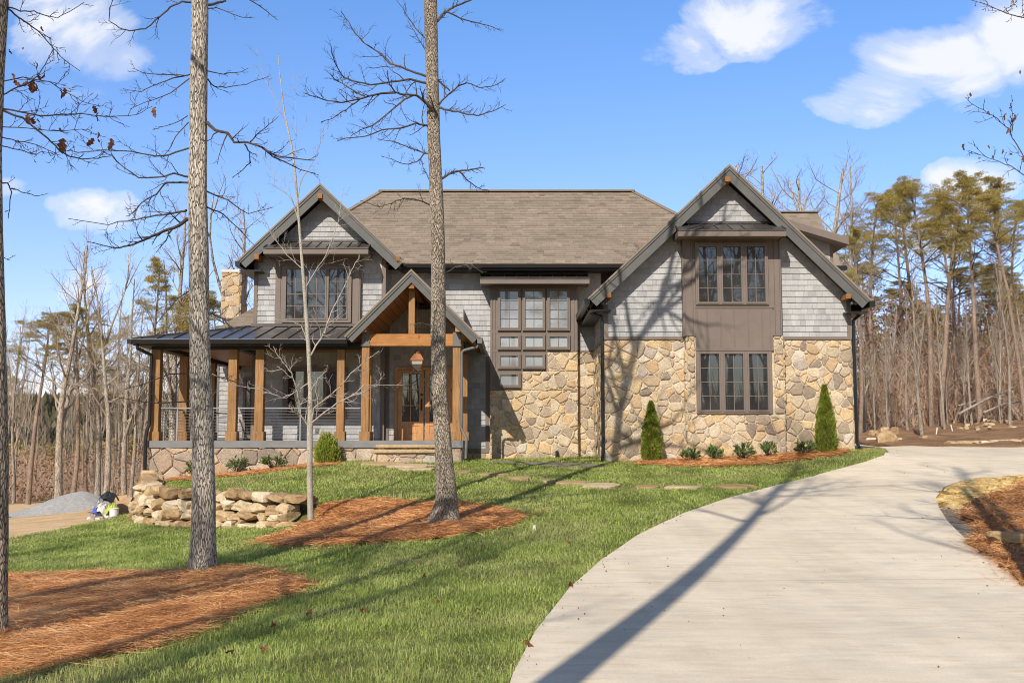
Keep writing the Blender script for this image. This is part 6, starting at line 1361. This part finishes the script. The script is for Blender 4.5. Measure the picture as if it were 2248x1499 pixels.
brush(-120,480,46,68,3200,2.4,'bare brown brush on the floor of the left woods','brush',bias=-.05)
leafmass(1872,2330,46,66,17000,6.0,'dry brown leaves hanging in the right woods brush','bleaf'); leafmass(-120,480,44,70,14000,2.2,'dry brown leaves in the left woods brush','bleaf',ln=.14)
leafmass(1872,2330,62,76,15000,5.0,'dark green understory at the back of the right woods','pine',name='green_foliage',zmin=.5,ln=.26)
leafmass(-140,480,62,80,15000,2.6,'olive green understory at the back of the left woods','pine',name='green_foliage',ln=.26)
# fallen logs in the right woods
for (a, b, Ya, Yb, r_, lb) in ((( 2105,908),(2235,850),41,46,.05,'upper pale fallen log slanting through the right woods'),((2105,890),(2225,868),43,47,.035,'thin fallen log behind the slanting one in the right woods'),((2160,905),(2245,880),42,45,.045,'short fallen log nearest the rubble bank')):
    p, q = U(*a, Ya), U(*b, Yb); m = MB(); m.tube([p, p.lerp(q, .5)+Vector((0,0,.1)), q], [r_, r_*.85, r_*.6], 10); tag(m.build('fallen_log', M['barkw'], smooth=True), lb, 'log', 'fallen logs in the right woods')
# distant wooded hill
hx = np.linspace(-330, 330, 260); hy = np.linspace(90, 330, 60); HX, HY = np.meshgrid(hx, hy)
t_ = np.clip((HY-90)/170, 0, 1); ridge = np.where(HX < 0, 9.5, 13.0)+2.5*np.sin(HX*.013+1)+1.5*np.sin(HX*.041)
HZ = -4+(ridge+4)*t_*t_*(3-2*t_)
idx = np.arange(HX.size).reshape(HX.shape); Q = np.stack([idx[:-1,:-1], idx[:-1,1:], idx[1:,1:], idx[1:,:-1]], -1).reshape(-1, 4)
o = np_mesh('hills', np.stack([HX.ravel(), HY.ravel(), HZ.ravel()], 1), Q, np.full(len(Q), .5), m_noise('wooded_hill', [(.3,(.06,.055,.03)),(.7,(.14,.11,.075))], .08, .6, .3, .5), smooth=True); tag(o, kind='structure')
n = 42000; x = rs.uniform(-300, 300, n); y = rs.uniform(110, 290, n); tt = np.clip((y-90)/170, 0, 1); rg_ = np.where(x < 0, 9.5, 13.0)+2.5*np.sin(x*.013+1)+1.5*np.sin(x*.041); z = -4+(rg_+4)*tt*tt*(3-2*tt)
T = np.stack([rs.normal(size=n)*.5, rs.normal(size=n)*.5, rs.uniform(1.2,3.4,n)], 1); S = perp(rs, T)*rs.uniform(.15,.7,n)[:,None]
o = leaves('hill_woods', np.stack([x,y,z], 1), T, S, np.clip(rs.normal(.45,.25,n), 0, 1), m_leaf('hill_tree', [(0,(.05,.05,.022)),(.4,(.10,.09,.04)),(.7,(.17,.13,.085)),(1,(.24,.19,.14))], .1, .05)); tag(o, 'hazy wooded hillside beyond the left woods', 'woods', kind='stuff')

for nm_k, (ya, yb) in enumerate([(-45,-170)]):
    hx = np.linspace(-260, 260, 160); hy = np.linspace(ya, yb, 40); HX, HY = np.meshgrid(hx, hy); t_ = np.clip((HY-ya)/(yb-ya), 0, 1); HZ = -1.5+(9+2*np.sin(HX*.02))*t_
    idx = np.arange(HX.size).reshape(HX.shape); Q = np.stack([idx[:-1,:-1], idx[1:,:-1], idx[1:,1:], idx[:-1,1:]], -1).reshape(-1, 4)
    tag(np_mesh('hills', np.stack([HX.ravel(), HY.ravel(), HZ.ravel()], 1), Q, np.full(len(Q), .5), bpy.data.materials['wooded_hill'], smooth=True), kind='structure')
    n = 9000; x = rs.uniform(-120, 120, n); y = rs.uniform(-110, -38, n); z = -1.5+(9+2*np.sin(x*.02))*np.clip((y-ya)/(yb-ya), 0, 1); T = np.stack([rs.normal(size=n)*.8, rs.normal(size=n)*.5, rs.uniform(2,8,n)], 1); S = np.stack([rs.uniform(.03,.16,n), 0*x, 0*x], 1)
    tag(blades('hill_woods', np.stack([x,y,z], 1), T, S, np.clip(rs.normal(.4,.25,n), 0, 1), M['brush'], bend=rs.normal(size=(n,3))*.6), 'bare woods on the slope behind the viewer', 'woods', kind='stuff')
SUN, SKYSTR, SKYTINT, CLOUDV, SKYFWD, SKYLOW = 5.0, .15, (.74,.72,.72), 6.8, (.80,1.12,1.48), (1.13,1.0,1.22)
CLOUDS = [(1660,35,220,100,1.0), (1500,95,150,80,.75), (2060,145,270,115,1.25), (2235,90,210,150,1.3), (1925,195,170,90,1.05), (1430,75,90,60,.35), (150,40,190,150,.9), (230,110,120,90,.7),
          (230,470,130,75,.95), (170,185,110,60,.4), (30,420,80,40,.5), (2060,530,130,60,.8), (2130,400,110,60,.8), (170,645,100,50,.6), (1980,75,80,50,.4), (2050,215,140,60,.5)]
# ================================================================ camera, light, sky
cam = bpy.data.cameras.new('camera'); co = bpy.data.objects.new('camera', cam); COL.objects.link(co)
cam.sensor_width = 36; cam.lens = 36*F/2248; co.location = (0,0,EYE); co.rotation_euler = (math.pi/2+TH, 0, 0)
cam.clip_start = .05; cam.clip_end = 3000; scene.camera = co
AZ, EL = R(20), R(37)
sdir = Vector((-math.sin(AZ)*math.cos(EL), -math.cos(AZ)*math.cos(EL), math.sin(EL)))
sl = bpy.data.lights.new('sun', 'SUN'); so_ = bpy.data.objects.new('sun', sl); COL.objects.link(so_)
sl.energy = SUN; sl.angle = R(.4); sl.color = (1, .93, .82); so_.rotation_euler = sdir.to_track_quat('Z', 'Y').to_euler(); so_.location = (0,0,60)
w = bpy.data.worlds.new('World'); scene.world = w; w.use_nodes = True; nt = w.node_tree; nt.nodes.clear()
class WN(NT):
    def __init__(s, t): s.t = t
k = WN(nt)
sky = k.n('TexSky', sky_type='NISHITA', sun_disc=False, sun_elevation=EL, sun_rotation=math.atan2(sdir.x, sdir.y), altitude=200, air_density=1.0, dust_density=.6, ozone_density=2.0)
gen = k.n('TexCoord').outputs['Generated']

# clouds: soft noise banks at fixed compass directions
def dirpx(px, py): a, b, c = ray(px, py); return Vector((a, b, c)).normalized()
sep = k.n('SeparateXYZ', {0: gen}).outputs
yy = k.math('MAXIMUM', sep[1], .05)
fwd = k.ramp(sep[1], [(.2,0),(.75,1)], 'EASE')
low = k.ramp(sep[2], [(.02,1),(.42,0)])
skc = k.mix(1, sky.outputs[0], k.mix(fwd, SKYTINT, k.mix(low, SKYFWD, SKYLOW)), 'MULTIPLY')
az = k.math('DIVIDE', sep[0], yy); el = k.math('DIVIDE', sep[2], yy)
uv = k.n('CombineXYZ', {0: az, 1: el, 2: 0.0}).outputs[0]
wv = k.n('TexNoise', {'Vector': k.scale(uv, (1,1.3,1)), 'Scale': 5.5, 'Detail': 6.0, 'Roughness': .55}).outputs['Color']
ws = k.n('SeparateXYZ', {0: wv}).outputs
az = k.math('ADD', az, k.math('MULTIPLY', k.math('SUBTRACT', ws[0], .5), .12)); el = k.math('ADD', el, k.math('MULTIPLY', k.math('SUBTRACT', ws[1], .5), .075))
nz = k.noise(k.scale(uv, (1,1.5,1)), 6.5, 10, .6, .6); nzl = k.noise(uv, 3.1, 3, .5)
mask = None
for (px, py, rx, ry, amp) in CLOUDS:
    d = dirpx(px, py); a0, e0 = d.x/d.y, d.z/d.y
    dx = k.math('DIVIDE', k.math('SUBTRACT', az, a0), rx/F); dy = k.math('DIVIDE', k.math('SUBTRACT', el, e0), ry/F)
    r2 = k.math('ADD', k.math('MULTIPLY', dx, dx), k.math('MULTIPLY', dy, dy))
    m_ = k.math('MULTIPLY', k.math('MAXIMUM', k.math('SUBTRACT', 1.0, r2), 0), amp)
    mask = m_ if mask is None else k.math('MAXIMUM', mask, m_)
front_ = k.math('GREATER_THAN', sep[1], .05)
# a broken cloud field elsewhere so the window glass has something to reflect
cov = k.math('MULTIPLY', mask, front_)
dens = k.math('ADD', k.math('MULTIPLY', cov, 1.0), k.math('MULTIPLY', k.math('SUBTRACT', nz, .5), 2.4))
dens = k.math('MULTIPLY', dens, k.ramp(cov, [(0,0),(.25,1)]))
al = k.ramp(dens, [(.2,0),(.55,.42),(1.0,1)], 'EASE')
cc_ = k.mix(k.ramp(nzl, [(.35,0),(.65,1)]), (.93,.95,1.0), (1.0,.99,.98))
col = k.mix(k.math('MULTIPLY', al, .93), skc, k.mix(1, cc_, (CLOUDV,CLOUDV,CLOUDV), 'MULTIPLY'))
bg = k.n('Background', {'Color': col, 'Strength': SKYSTR}); o = k.n('OutputWorld'); nt.links.new(bg.outputs[0], o.inputs[0])
scene.view_settings.view_transform = 'Standard'; scene.view_settings.look = 'None'; scene.view_settings.exposure = 0; scene.view_settings.gamma = 1
scene.render.engine = 'CYCLES'; scene.cycles.filter_width = 1.0; scene.cycles.max_bounces = 6; scene.cycles.transparent_max_bounces = 8; scene.cycles.use_denoising = True
